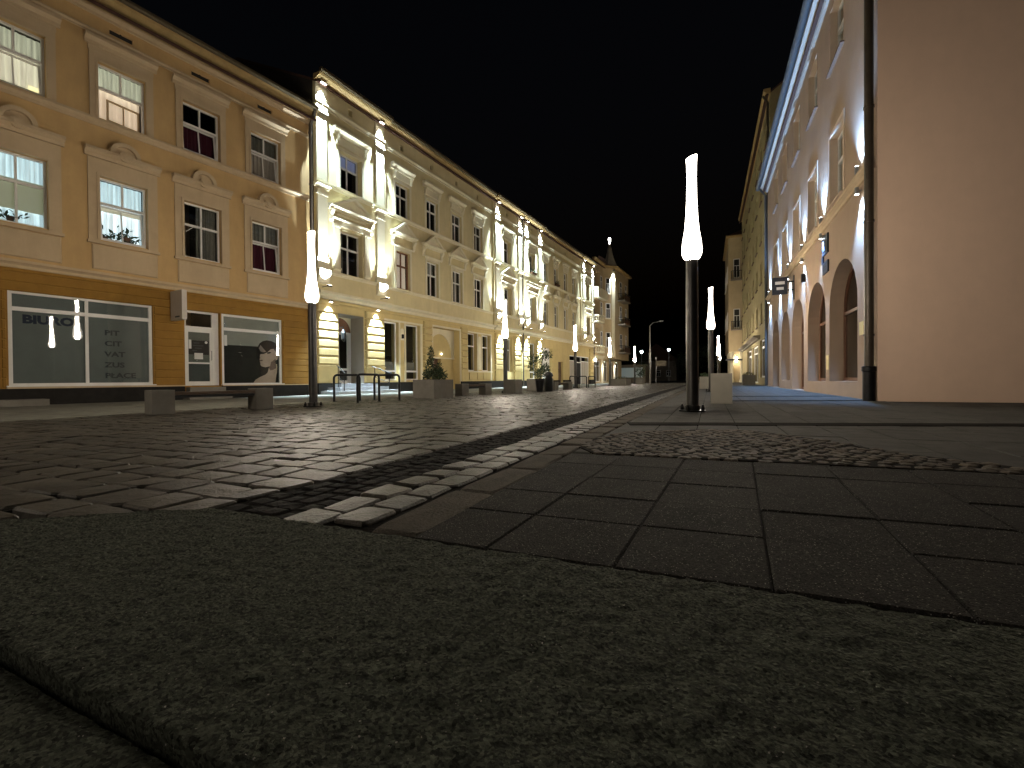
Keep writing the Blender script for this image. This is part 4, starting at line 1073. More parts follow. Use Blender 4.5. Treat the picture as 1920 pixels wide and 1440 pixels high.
trim(A, 'window_surround', MB().box(13.02, 16.50, -0.05, 0.02, 4.09, 4.19).box(16.38, 16.50, -0.05, 0.02, 0.55, 4.088).box(13.02, 13.12, -0.05, 0.02, 0.55, 4.088).box(13.0, 16.5, -0.12, 0.02, 1.16, 1.255).box(14.40, 14.50, -0.05, 0.02, 1.26, 4.088).box(15.02, 15.12, -0.05, 0.02, 1.26, 4.088), 'cream_trim')
trim(A, 'niche_panel', MB().profy([(14.56, 1.36), (14.56, 3.7)] + arc(14.76, 3.7, 0.20, 180, 0, 10) + [(14.96, 1.36)], -0.035, 0.01), 'cream_trim')
for a, b in ((13.3, 14.3), (14.4, 15.2), (15.3, 16.2)): MB().pillow(a, b, -0.04, 0.01, 0.60, 1.12, 0.015).build('apron_panel', 'straw_render', A)
# ---- B: window, garage doors, service door, shopfront
window(B, 1.50, 3.00, 0.60, 4.00, 0.22, 0.2, mull=False, topcols=1, fw=0.09, name='shop_window')
gd = MB().box(4.32, 6.90, 0.30, 0.36, -0.1, 3.75).build('garage_door', 'white_frame', B)
for k in range(4): MB().pillow(4.38 + 0.63 * k, 4.97 + 0.63 * k, 0.265, 0.305, 0.0, 1.9, 0.02).build('door_panel', 'white_frame', gd); MB().pillow(4.38 + 0.63 * k, 4.97 + 0.63 * k, 0.265, 0.305, 1.95, 3.68, 0.02).build('door_panel', 'white_frame', gd)
for k in range(8): MB().pillow(7.0, 7.9, -0.05, 0.01, 0.62 + 0.4 * k, 0.96 + 0.4 * k, 0.02).build('stone_course', 'straw_render', B)
sd = MB().box(8.60, 9.95, 0.25, 0.31, -0.1, 2.45).build('service_door', 'dark_wood', B); MB().box(9.0, 9.5, 0.235, 0.248, 1.3, 1.7).build('notice', 'flower_red', sd)
sf = MB()
for a, b in ((11.95, 12.05), (13.80, 13.92), (15.90, 16.02), (18.55, 18.65)): sf.box(a, b, 0.05, 0.20, -0.05, 3.30)
sf.box(11.95, 18.65, 0.05, 0.20, 3.2, 3.30); sf.box(12.05, 13.80, 0.05, 0.20, 2.65, 2.75); sf.box(16.02, 18.55, 0.05, 0.20, 2.65, 2.75); sf.box(13.92, 15.90, 0.05, 0.2, 2.5, 2.6)
sfo = sf.build('shopfront', 'white_frame', B)
for a, b in ((12.05, 13.80), (16.02, 18.55)):
    MB().box(a, b, 0.10, 0.13, 0.0, 2.65).build('shutter', 'white_soffit', sfo); MB().box(a, b, 0.10, 0.11, 2.75, 3.2).build('pane', 'pane_glass', sfo)
    k = a + 0.3
    while k < b - 0.1: MB().box(k, k + 0.03, 0.085, 0.1, 0.02, 2.64).build('shutter_rib', 'white_frame', sfo); k += 0.6
MB().box(13.92, 15.90, 0.12, 0.15, 0, 2.5).build('door', 'room_dark', sfo)
def flowerbox(h, x0, x1, z, seed, y=-0.25):
    rnd = random.Random(seed); b = MB().box(x0, x1, y - 0.12, y + 0.1, z, z + 0.18).build('flower_box', 'dark_wood', h)
    mb = MB()
    for _ in range(160):
        p = Vector((rnd.uniform(x0, x1), y + rnd.gauss(0, .09), z + 0.18 + abs(rnd.gauss(0, .16)))); d = Vector((rnd.gauss(0, 1), rnd.gauss(0, 1), rnd.gauss(0, 1))).normalized(); e = d.orthogonal().normalized(); l = 0.06
        mb.add([p, p + d * l + e * l * .5, p + d * l * 2, p + d * l - e * l * .5], [(0, 1, 2, 3)])
    mb.build('flowers', 'leaf_dark', b, fix=False)
flowerbox(B, 1.5, 2.55, 10.40, 2, y=-0.30); flowerbox(B, 7.6, 8.6, 10.40, 5, y=-0.16)

# ================================================================== TURRET HOUSE (left, far)
Tp = CP + ct * 42.15
T = house('turret_house', 'buff corner house with balconies, projecting corner turret and pointed spire', Tp, CA, 'L')
flat_key = {}
def flatwin(h, x, y, z, w, hh, rz, frame='white_frame', m='room_dark'):
    """far window: frame with dark glass and a sill, set on a wall that faces direction rz"""
    k = ('far', round(w, 2), round(hh, 2), frame)
    if k not in CACHE:
        f = MB(); t = 0.09
        f.box(0, t, -0.05, 0.02, 0, hh); f.box(w - t, w, -0.05, 0.02, 0, hh); f.box(t, w - t, -0.05, 0.02, hh - t, hh); f.box(t, w - t, -0.05, 0.02, 0, t); f.box(t, w - t, -0.04, 0.02, hh * .62, hh * .62 + .08); f.box(w / 2 - .03, w / 2 + .03, -0.035, 0.02, t, hh * .62)
        CACHE[k] = (f.mesh('window', frame), MB().box(t - .01, w - t + .01, -0.012, -0.006, t - .01, hh - t + .01).mesh('pane', 'pane_glass'), MB().box(0.02, w - .02, 0.0, 0.022, 0.02, hh - .02).mesh('backing', m), MB().box(-.08, w + .08, -0.12, 0.02, -.09, -.005).mesh('sill', 'cream_trim'))
    a, b, c, d = CACHE[k]
    o = put('window', a, h, (x, y, z), rz); put('pane', b, o); put('backing', c, o); put('sill', d, o)
    return o
logg = [(0.45, 3.0, 4.92, 7.35, 0.7), (0.45, 3.0, 9.05, 11.05, 0.0), (0.45, 3.0, 12.5, 14.9, 0.0)]
mb = MB(); wall_mesh(mb, 0, 4.4, 3.3, 15.9, logg, 1.3); mb.build('street_wall', 'buff_plaster', T, fix=False)
MB().box(0.2, 3.2, 1.30, 1.36, 4.6, 15.2).build('loggia_wall', 'buff_plaster', T)
mb = MB(); wall_mesh(mb, 0, 14.0, -0.1, 3.3, [(0.5, 3.3, 0.2, 3.0), (4.6, 6.6, 0.2, 3.0), (7.6, 9.4, 0.2, 3.0), (10.4, 12.6, 0.2, 3.0)], 0.4); mb.build('shop_wall', 'buff_plaster', T, fix=False)
for a, b in ((0.5, 3.3), (4.6, 6.6), (7.6, 9.4), (10.4, 12.6)): window(T, a, b, 0.2, 3.0, 0.2, 0.75, fw=0.1, name='shop_window')
shell(T, 0, 14.0, 12, 15.9, 'buff_plaster', over=0.3, ridge=3.5)
trim(T, 'shop_cornice', MB().profx(corn(3.28, 3.7, 0.25), 0, 4.3), 'cream_trim')
trim(T, 'eave', MB().profx([(0.02, 15.88), (-0.4, 16.1), (-0.45, 16.3), (0.02, 16.3)], 0, 4.4), 'eave_boards')
# rounded balconies
for z in (4.0, 8.0):
    prof = [(0.2, 0.01)] + [(1.75 + 1.55 * math.cos(R(180 + 180 * k / 12)), -0.95 * math.sin(R(180 * k / 12))) for k in range(13)] + [(3.3, 0.01)]
    b = MB().profz(prof, z, z + 0.16).build('balcony', 'cream_trim', T)
    for k in range(11):
        a = R(180 + 180 * (k + 0.5) / 11); MB().lathe([(0.05, 0), (0.09, 0.2), (0.05, 0.45), (0.06, 0.66)], 8, (1.75 + 1.42 * math.cos(a), 0.86 * math.sin(a), z + 0.16)).build('baluster', 'cream_trim', b)
    rail = [(1.75 + 1.5 * math.cos(R(180 + 180 * k / 14)), -0.9 * math.sin(R(180 * k / 14)), z + 0.86) for k in range(15)]
    MB().tube(rail, 0.07, 6).build('rail', 'cream_trim', b)
MB().box(0.05, 4.3, -0.75, 0.02, 11.2, 12.45).build('balcony_parapet', 'cream_trim', T)
for z in (5.0, 9.0, 12.5): flatwin(T, 3.25, -0.01, z, 0.85, 2.05, 0)
# turret: chamfer + front
tp = [(4.4, 0.02), (5.95, -1.3), (13.3, -1.3), (13.9, 0.02)]
MB().profz(tp, 3.3, 15.9).build('turret', 'buff_plaster', T)
ca = math.atan2(-1.32, 1.55); cd = Vector((math.cos(ca), math.sin(ca)))
for z, hh in ((4.9, 2.1), (8.9, 2.1), (12.3, 2.2)):
    p = Vector((4.4, 0)) + cd * 0.45; flatwin(T, p.x, p.y - .01, z, 0.75, hh, ca)
    flatwin(T, 8.3, -1.31, z, 1.1, hh, 0); flatwin(T, 11.3, -1.31, z, 0.8, hh, 0)
    bl = MB().box(7.4, 10.6, -2.3, -1.31, z - 0.75, z - 0.58).build('balcony', 'far_wall', T)
    for k in range(12): MB().box(7.45 + 0.27 * k, 7.49 + 0.27 * k, -2.27, -2.23, z - 0.58, z + 0.3).build('baluster', 'black_iron', bl)
    MB().box(7.4, 10.6, -2.3, -2.22, z + 0.3, z + 0.36).box(7.4, 7.46, -2.3, -1.32, z + 0.3, z + 0.36).build('rail', 'black_iron', bl)
    MB().box(7.5, 10.5, -2.26, -2.235, z - 0.57, z + 0.1).build('balcony_panel', 'dark_wood', bl)
q = Vector((4.4, 0)) + cd * 1.66
pm = MB().box(-0.22, 0.22, -0.09, 0.02, 3.6, 15.6).build('pilaster', 'cream_trim', T, (q.x, q.y, 0), ca)
lamp_light('floodlight_beam', 'SPOT', pm, (0, -0.36, 15.5), 6000, (.85, .95, 1), (R(10), 0, 0), 0.04, 50, 0.7)
MB().box(-0.1, 0.1, -0.5, -0.1, 15.52, 15.6).build('floodlight', 'black_iron', pm)
mb = MB(); ro = [(4.1, -0.25), (5.75, -1.75), (13.7, -1.75), (14.2, 0.3), (4.1, 0.3)]
mb.profz(ro, 15.9, 16.12); mb.build('turret_eave', 'eave_boards', T)
mb = MB(); base = [(4.2, -0.3, 16.12), (5.85, -1.7, 16.12), (13.4, -1.7, 16.12), (13.8, 1.2, 16.12), (4.2, 1.2, 16.12)]
mb.add(base + [(6.6, 1.2, 18.2), (11.2, 1.2, 18.2)], [(0, 1, 5), (1, 2, 6, 5), (2, 3, 6), (3, 4, 5, 6), (4, 0, 5), (0, 4, 3, 2, 1)]); mb.build('turret_roof', 'roof_tile', T)
sp = MB(); sp.lathe([(1.05, 0), (0.55, 1.3), (0.05, 3.6)], 4, (5.95, -0.55, 16.15)); sp.build('spire', 'far_wall', T)
MB().lathe([(0.05, 0.0), (0.10, 0.5), (0.16, 1.05), (0.12, 1.22), (0.02, 1.28)], 8, (5.95, -0.55, 19.0)).build('spire_lamp', 'led_white', T)
for x in (3.95, 9.9):
    MB().box(x - 0.2, x + 0.2, -0.06, 0.02, 0.0, 3.2).build('pier', 'cream_trim', T)
    floodlight(T, x, -0.30, 2.95, -1, 1500, (0.9, 0.96, 1.0), 56, 0.7, 8, size=0.08)
MB().lathe([(0.05, 0), (0.15, 0.12), (0.15, 0.26), (0.04, 0.36)], 10, (0.25, -0.25, 2.85)).build('wall_lamp', 'led_white', T)

# ================================================================== PINK HOUSE (right, near)
RH = house('pink_arcade_house', 'pink rendered house with deep arched niches, plain gable and cool spotlights', (3.74, 13.81), -0.3, 'R')
rc = [(-4.66, -3.02), (-8.24, -6.64), (-11.78, -10.18), (-15.30, -13.70), (-18.60, -17.0)]
arches = [(-4.80, -1.62, 0.46, 4.19, 1.45), (-8.42, -5.34, 0.44, 4.18, 1.42), (-12.30, -9.32, 0.02, 4.17, 1.40), (-15.80, -13.0, 0.44, 4.10, 1.35), (-19.5, -16.7, 0.02, 4.05, 1.32)]
holes = [(a, b, 6.25, 8.55) for a, b in rc] + [(a, b, 10.72, 12.75) for a, b in rc] + arches
mb = MB(); wall_mesh(mb, -22, 0, -0.1, 13.45, holes, 0.42, ri=1); mb.build('street_wall', ['pink_plaster', 'pink_trim'], RH, fix=False)
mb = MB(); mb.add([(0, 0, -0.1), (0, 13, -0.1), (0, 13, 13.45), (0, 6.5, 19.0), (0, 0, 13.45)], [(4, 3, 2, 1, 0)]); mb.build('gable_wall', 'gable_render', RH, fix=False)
shell(RH, -22, 0, 13, 13.45, 'pink_plaster', ridge=5.5, over=0.3, side1=False)
for a, b in rc:
    for z0, z1 in ((6.25, 8.55), (10.72, 12.75)):
        if z0 < 7:
            s = MB(); s.box(a - 0.13, a, -0.025, 0.01, z0 - 0.05, z1 + 0.13); s.box(b, b + 0.13, -0.025, 0.01, z0 - 0.05, z1 + 0.13); s.box(a, b, -0.025, 0.01, z1, z1 + 0.13); trim(RH, 'window_surround', s, 'pink_trim')
        o = window(RH, a, b, z0, z1, 0.24, 0.62, curtain=('sheer_cloth', 'full'), fw=0.08)
        MB().box(-0.10, b - a + 0.10, -0.34, -0.03, -0.05, -0.004).build('sill', 'dark_wood' if z0 > 9 else 'pink_trim', o)
trim(RH, 'string_course', MB().profx(corn(5.74, 6.0, 0.17), -22, -0.25), 'beige_trim')
for i, (a, b, c, d, r) in enumerate(arches):
    z = d - r; mid = (a + b) / 2; hw = (b - a) / 2
    # glazed arch set back, its frame concentric with the opening
    f = MB(); t = 0.11
    f.profy([(a, z)] + arc(mid, z, hw, 180, 0, 18, r)[1:-1] + [(b, z), (b - t, z)] + arc(mid, z, hw - t, 0, 180, 18, r - t)[1:-1] + [(a + t, z)], 0.40, 0.48)
    f.box(a, a + t, 0.40, 0.48, c, z - .001); f.box(b - t, b, 0.40, 0.48, c, z - .001); f.box(a + t, b - t, 0.40, 0.48, c, c + t); f.box(a + t, b - t, 0.39, 0.48, z - 0.10, z); f.box(mid - .05, mid + .05, 0.405, 0.475, c + t, z - .10)
    o = f.build('arched_window' if c > 0.1 else 'arched_door', 'brown_frame', RH)
    for x0, x1 in ((a + t, mid - .05), (mid + .05, b - t)): MB().box(x0 - .01, x1 + .01, 0.44, 0.446, c + t - .01, z - .09).build('pane', 'pane_glass', o)
    MB().profy(arc(mid, z, hw - t + .01, 180, 0, 16, r - t + .01), 0.44, 0.446).build('pane', 'pane_glass', o)
for x in (-1.22, -5.50, -9.10, -12.75, -16.2, -20.6):
    f = MB().lathe([(0.05, -0.10), (0.05, 0.10)], 10).box(-0.02, 0.02, 0.0, 0.11, -0.02, 0.02).build('wall_spot', 'zinc', RH, (x, -0.115, 6.13))
    MB().lathe([(0.045, 0.102), (0.045, 0.108)], 10).build('lens', 'led_cool', f)
    lamp_light('spot_beam', 'SPOT', f, (0, 0, 0.13), PW_RU, (0.27, 0.52, 1.0), (R(176), 0, 0), 0.03, 84, 0.9)
    f = MB().lathe([(0.05, -0.09), (0.05, 0.09)], 10).box(-0.02, 0.02, 0.0, 0.11, -0.02, 0.02).build('wall_spot', 'zinc', RH, (x, -0.115, 5.58))
    MB().lathe([(0.045, -0.098), (0.045, -0.092)], 10).build('lens', 'led_cool', f)
    lamp_light('spot_beam', 'SPOT', f, (0, 0, -0.12), PW_RD, (0.27, 0.52, 1.0), (R(3), 0, 0), 0.03, 84, 0.9)
trim(RH, 'eave_soffit', MB().profx([(0.02, 13.25), (-0.10, 13.25), (-0.16, 13.40), (-0.44, 13.46), (-0.44, 13.62), (0.02, 13.62)], -22.05, 0.1), 'white_soffit')
g = MB(); g.profx([(-0.445 - 0.14 + 0.14 * math.cos(R(a)), 13.60 + 0.14 * math.sin(R(a))) for a in range(180, 361, 20)], -22.2, 0.12); trim(RH, 'gutter', g, 'blue_gutter')
p = MB().tube([(-21.9, -0.5, 13.5), (-21.9, -0.14, 13.0), (-21.9, -0.14, 0.05)], 0.07, 8); p.build('downpipe', 'blue_gutter', RH, smooth=True)
p = MB().tube([(-0.12, -0.5, 13.5), (-0.12, -0.14, 13.0), (-0.12, -0.14, 0.8)], 0.10, 12)
for z in (1.6, 4.4, 7.2, 10.0): p.lathe([(0.118, 0), (0.118, 0.05)], 12, (-0.12, -0.14, z))
dp = p.build('downpipe', 'brown_pipe', RH, smooth=True)
MB().lathe([(0.135, -0.02), (0.135, 0.72), (0.155, 0.74), (0.155, 0.84), (0.12, 0.86)], 12, (-0.12, -0.14, 0)).build('pipe_shoe', 'black_iron', dp, smooth=True)
p = MB().tube([(-0.42, -0.035, 0.6), (-0.42, -0.035, 5.3)], 0.022, 6); p.lathe([(0.03, 0), (0.03, 0.03)], 8, (-0.42, -0.035, 2.4)); p.build('cable_conduit', 'zinc', RH)
# signs and papers
o = MB().box(-5.62, -4.85, -0.05, 0.02, 4.86, 5.52).box(-5.72, -5.55, -0.052, 0.02, 4.60, 4.855).build('sign_board', 'sign_navy', RH)
MB().box(-5.48, -4.98, -0.058, -0.051, 5.0, 5.40).build('sign_emblem', 'lettering_blue', o)
o = MB().box(-5.58, -4.82, -0.05, 0.02, 4.20, 4.60).build('sign_board', 'sign_navy', RH)
for k in range(3): MB().box(-5.48, -4.92 - 0.1 * (k % 2), -0.056, -0.051, 4.32 + 0.09 * k, 4.345 + 0.09 * k).build('lettering', 'lettering_grey', o)
hs = MB().box(-11.72, -11.60, -0.92, -0.28, 4.58, 5.40).build('hanging_sign', 'sign_navy', RH)
MB().box(-11.70, -11.62, -0.30, -0.02, 4.75, 4.80).box(-11.70, -11.62, -0.30, -0.02, 5.15, 5.20).box(-11.76, -11.56, -0.03, 0.01, 4.3, 5.45).build('bracket', 'black_iron', hs)
for z0, z1, y0, y1 in ((5.06, 5.20, -0.80, -0.40), (4.80, 4.93, -0.74, -0.44)): MB().box(-11.598, -11.593, y0, y1, z0, z1).build('lettering', 'lettering_pale', hs)
MB().box(-9.0, -8.85, -0.16, 0.01, 4.62, 4.95).build('alarm_box', 'black_iron', RH)
MB().box(-1.42, -1.08, -0.012, 0.01, 1.72, 2.08).build('notice', 'yellow_paper', RH); MB().box(-5.20, -4.90, -0.012, 0.01, 0.85, 1.35).build('notice', 'yellow_paper', RH)

# ================================================================== OLIVE HOUSE, BALCONY HOUSE (right, far)
OH = house('olive_house', 'tall olive plastered house with rows of small windows rising behind the pink house', (3.80, 35.95), -0.3, 'R')
oc = [(-3.0 - 3.5 * k, -1.7 - 3.5 * k) for k in range(8)]
orow = [(4.9, 6.6), (8.1, 9.8), (11.3, 13.0), (14.5, 16.2), (17.5, 18.9)]
mb = MB(); wall_mesh(mb, -28, 0, -0.1, 20.0, [(a, b, c, d) for a, b in oc for c, d in orow] + [(-6.8, -0.9, 0.6, 3.6), (-13.5, -8.5, 0.1, 3.4), (-20, -15, 0.1, 3.4)], 0.25); mb.build('street_wall', 'olive_plaster', OH, fix=False)
shell(OH, -28, 0, 13, 20.0, 'olive_plaster', ridge=4.5, over=0.3)
for a, b in oc:
    for c, d in orow:
        o = window(OH, a, b, c, d, 0.16, 0.62, fw=0.08); MB().box(-0.08, b - a + 0.08, -0.26, -0.03, -0.06, -0.005).build('sill', 'dark_wood', o)
for a, b, c, d in ((-6.8, -0.9, 0.6, 3.6), (-13.5, -8.5, 0.1, 3.4), (-20, -15, 0.1, 3.4)): window(OH, a, b, c, d, 0.16, 0.8, fw=0.12, name='shop_window')
trim(OH, 'eave', MB().profx([(0.02, 19.9), (-0.35, 20.1), (-0.40, 20.3), (0.02, 20.3)], -28, 0.1), 'eave_boards')
trim(OH, 'shop_cornice', MB().profx(corn(3.75, 4.1, 0.5), -28, -6.9), 'far_wall')
p = MB().tube([(-0.25, -0.4, 20.0), (-0.25, -0.12, 19.5), (-0.25, -0.12, 0.05)], 0.08, 8); p.build('downpipe', 'brown_pipe', OH)
BH = house('balcony_house', 'buff house with stacked iron balconies and a lit porch past the olive house', (2.15, 64.6), -0.3, 'R')
MB().box(-12, 0, 0, 9, 3.9, 18.3).build('wall', 'buff_plaster', BH)
MB().box(-12, -1.6, 0.4, 9, -0.1, 3.9).build('porch_wall', 'buff_plaster', BH)
trim(BH, 'eave', MB().box(-12.3, 0.3, -0.3, 9.3, 18.302, 18.55), 'eave_boards')
mb = MB(); mb.add([(-12.2, -.2, 18.56), (0.2, -.2, 18.56), (0.2, 9.2, 18.56), (-12.2, 9.2, 18.56), (-9, 4.5, 21), (-3, 4.5, 21)], [(0, 1, 5, 4), (1, 2, 5), (2, 3, 4, 5), (3, 0, 4)]); mb.build('roof', 'roof_tile', BH)
for z in (6.9, 10.6, 13.2):
    if z != 10.6:
        flatwin(BH, 0.03, 0.55, z, 0.75, 2.4, R(90))
        b = MB().box(0.02, 0.95, 0.25, 1.75, z - 0.35, z - 0.2).build('balcony', 'far_wall', BH)
        for k in range(7): MB().box(0.88, 0.92, 0.28 + 0.22 * k, 0.32 + 0.22 * k, z - 0.2, z + 0.7).build('baluster', 'black_iron', b)
        MB().box(0.86, 0.94, 0.25, 1.75, z + 0.7, z + 0.76).box(0.02, 0.86, 0.25, 0.31, z + 0.7, z + 0.76).box(0.02, 0.86, 0.27, 0.29, z - 0.2, z + 0.5).build('rail', 'black_iron', b)
for k in range(3): flatwin(BH, -10.5 + 3.6 * k, -0.01, 7.0, 1.2, 2.2, 0); flatwin(BH, -10.5 + 3.6 * k, -0.01, 13.0, 1.2, 2.2, 0)
for x, y in ((-0.3, 0.35), (-0.3, 1.5), (-4, 0.35), (-8, 0.35)): MB().lathe([(0.28, -0.05), (0.28, 0.3), (0.2, 0.4), (0.18, 3.3), (0.28, 3.5), (0.30, 3.9)], 12, (x, y, 0)).build('column', 'cream_trim', BH, smooth=True)
pl = MB().lathe([(0.04, 0), (0.15, 0.1), (0.15, 0.5), (0.05, 0.7)], 8, (-0.9, 0.9, 2.6)).build('porch_lamp', 'led_white', BH)
lamp_light('porch_light', 'POINT', pl, (-0.9, 0.9, 2.45), 25, (1.0, 0.78, 0.42), size=0.2)
MB().box(0.1, 0.2, 1.9, 3.6, 3.2, 4.1).build('sign_board', 'box_white', BH); MB().box(0.05, 0.9, -0.4, 2.6, 2.75, 2.95).build('awning', 'black_iron', BH)

# ================================================================== STREET FURNITURE
def bench(loc, rz, half, label):
    t = thing('bench', label, 'bench', loc, rz, 'benches along the lamp row')
    for s in (-1, 1):
        MB().pillow(-0.21, 0.21, -0.20, 0.20, 0.0, 0.50, 0.012).build('block_leg', 'concrete_block', t, (0, s * half, 0))
    for k in range(3): MB().box(-0.19 + 0.135 * k, -0.075 + 0.135 * k, -half + 0.205, half - 0.205, 0.39, 0.455).build('slat', 'bench_wood', t)
    MB().box(-0.16, 0.16, -half + 0.202, half - 0.202, 0.33, 0.385).build('seat_frame', 'black_iron', t)
    return t
bench((-10.17, 6.75, -.06), R(-13), 1.0, 'stone-block bench facing the accountant shop window')
bench((-9.42, 17.60, -.065), R(-16), 0.72, 'stone-block bench between the conifer planter and the second lamp')
bench((-8.30, 26.6, -.065), R(-18), 0.72, 'stone-block bench between the leafy planter and the far bicycle hoops')
def hoop(a, b, hgt, label):
    a, b = Vector(a), Vector(b); t = thing('bicycle_hoop', label, 'bike rack', (*((a + b) / 2), -.066), 0, 'bicycle hoops')
    d = (b - a) / 2; l = d.length; u = d / l; r = 0.11
    pts = [(-u.x * l, -u.y * l, 0)] + [(-u.x * l + u.x * r * (1 - math.cos(k)), -u.y * l + u.y * r * (1 - math.cos(k)), hgt - r + r * math.sin(k)) for k in (0, .4, .8, 1.2, 1.57)]
    pts += [(-p[0], -p[1], p[2]) for p in pts[::-1]]
    MB().tube(pts, 0.036, 10).build('tube', 'black_iron', t, smooth=True)
    for s in (-1, 1): MB().lathe([(0.07, 0), (0.07, 0.012), (0.035, 0.02)], 10, (s * d.x, s * d.y, 0)).build('foot_plate', 'black_iron', t)
hoop((-10.85, 11.0), (-10.45, 11.7), 0.85, 'black bicycle hoop nearest the first street lamp, in front of the steps')
hoop((-9.55, 10.6), (-9.50, 11.5), 0.85, 'black bicycle hoop in the middle of the three before the steps')
hoop((-10.40, 12.35), (-9.36, 12.33), 0.85, 'black bicycle hoop nearest the conifer planter')
hoop((-8.75, 30.1), (-8.45, 30.9), 0.85, 'black far bicycle hoop nearest the third bench')
hoop((-8.6, 31.9), (-8.2, 32.5), 0.85, 'black far bicycle hoop beside the third lamp')
hoop((-8.3, 33.4), (-7.95, 34.1), 0.85, 'black far bicycle hoop past the third lamp')
def leaves(mb, c, rad, n, size, rnd, taper=0.0, hollow=0.35):
    for _ in range(n):
        while True:
            p = Vector((rnd.uniform(-1, 1), rnd.uniform(-1, 1), rnd.uniform(-1, 1)))
            if hollow < p.length < 1: break
        k = 1 - taper * (p.z + 1) / 2
        q = Vector((c[0] + p.x * rad[0] * k, c[1] + p.y * rad[1] * k, c[2] + p.z * rad[2]))
        d = (p + Vector((rnd.gauss(0, .6), rnd.gauss(0, .6), rnd.gauss(0, .6)))).normalized(); e = d.orthogonal().normalized(); e.rotate(Matrix.Rotation(rnd.uniform(0, 6.28), 3, d))
        l = size * rnd.uniform(.6, 1.3)
        mb.add([q, q + d * l + e * l * .35, q + d * l * 2, q + d * l - e * l * .35], [(0, 1, 2, 3)])
def planter(loc, w, hgt, label, rz=0, plant=None, m='concrete_block', seed=1):
    t = thing('planter', label, 'planter', loc, rz, 'box planters')
    h = w / 2; b = MB()
    for x0, x1, y0, y1 in ((-h, h, -h, -h + .07), (-h, h, h - .07, h), (-h, -h + .07, -h + .0702, h - .0702), (h - .07, h, -h + .0702, h - .0702)): b.box(x0, x1, y0, y1, 0, hgt)
    b.build('box', m, t); MB().box(-h + .072, h - .072, -h + .072, h - .072, 0.02, hgt - 0.06).build('soil', 'soil', t)
    rnd = random.Random(seed)
    if plant == 'conifer':
        MB().tube([(0, 0, hgt - .1), (0.03, 0, hgt + .6)], [0.03, 0.012], 6).build('trunk', 'bark', t)
        mb = MB(); leaves(mb, (0.08, 0, hgt + .16), (.46, .44, .26), 1100, .050, rnd, .1, 0); leaves(mb, (-0.16, 0, hgt + .50), (.15, .15, .30), 380, .045, rnd, .2, 0); leaves(mb, (-0.10, 0, hgt + .90), (.11, .11, .32), 240, .045, rnd, .4, 0); leaves(mb, (0.24, 0.05, hgt + .38), (.14, .14, .22), 220, .045, rnd, .2, 0)
        mb.build('foliage', 'leaf_dark', t, fix=False)
    elif plant == 'leafy':
        st = MB()
        for k in range(7):
            a = rnd.uniform(0, 6.28); r = rnd.uniform(.1, .4); st.tube([(0, 0, hgt - .1), (.5 * r * math.cos(a), .5 * r * math.sin(a), hgt + .6), (r * math.cos(a), r * math.sin(a), hgt + rnd.uniform(1.0, 1.5))], [0.018, 0.012, 0.006], 5)
        st.build('stem', 'bark', t); mb = MB()
        for k in range(13): leaves(mb, (rnd.uniform(-.42, .42), rnd.uniform(-.35, .35), hgt + rnd.uniform(.15, 1.55)), (.2, .2, .2), 55, .075, rnd, 0, 0)
        mb.build('foliage', 'leaf_dark', t, fix=False)
    elif plant == 'low':
        mb = MB(); leaves(mb, (0, 0, hgt + .05), (h * .9, h * .9, .16), 500, .035, rnd); mb.build('foliage', 'leaf_dark', t, fix=False)
    return t
planter((-9.5, 14.55, -.065), 1.05, 0.68, 'concrete box planter holding a small conifer beside the bicycle hoops', R(-10), 'conifer', seed=2)
planter((-8.72, 20.25, -.06), 0.66, 0.66, 'plain concrete box planter without a shrub beside the second lamp', R(-8), None)
planter((-8.75, 24.2, -.06), 1.1, 0.68, 'concrete box planter with a tall leafy shrub behind the black pot', R(-10), 'leafy', seed=4)
planter((-7.55, 42.6, -.055), 1.4, 0.62, 'wide concrete box planter with low greenery before the turret house', R(-10), 'low', seed=5)
planter((-7.05, 51.7, -.05), 0.72, 0.62, 'small far concrete planter with bushy plant beside the last left lamp', R(-10), 'leafy', seed=6)
planter((0.235, 11.86, .004), 0.455, 0.70, 'pale square box planter on the pavement behind the tall near lamp', R(-1), None, 'pale_concrete')
planter((-0.25, 27.2, .004), 0.6, 0.66, 'small pale planter with low plants behind the tall lamp pole', 0, 'low', 'pale_concrete', seed=8)
planter((2.75, 40.5, .004), 0.9, 0.8, 'dark planter with low plants at the foot of the olive house', 0, 'low', 'concrete_block', seed=9)
t = thing('flower_pot', 'round black flower pot with drooping plant before the leafy planter', 'flower pot', (-8.25, 22.75, -.06))
MB().lathe([(0.17, 0), (0.24, 0.60), (0.27, 0.61), (0.27, 0.68), (0.23, 0.68)], 14).build('pot', 'black_iron', t, smooth=True)
mb = MB(); leaves(mb, (0, 0, 0.9), (.3, .3, .3), 420, .05, random.Random(9)); mb.build('foliage', 'leaf_dark', t, fix=False)
t = thing('litter_bin', 'dark domed litter bin beside the leafy planter', 'litter bin', (-8.02, 23.55, -.06))
MB().lathe([(0.20, 0), (0.21, 0.05), (0.21, 0.72), (0.19, 0.74), (0.19, 0.80)], 16).build('body', 'black_iron', t, smooth=True)
MB().lathe([(0.235, 0.80), (0.25, 0.84), (0.20, 0.98), (0.10, 1.05), (0.01, 1.07)], 16).build('dome', 'black_iron', t, smooth=True)

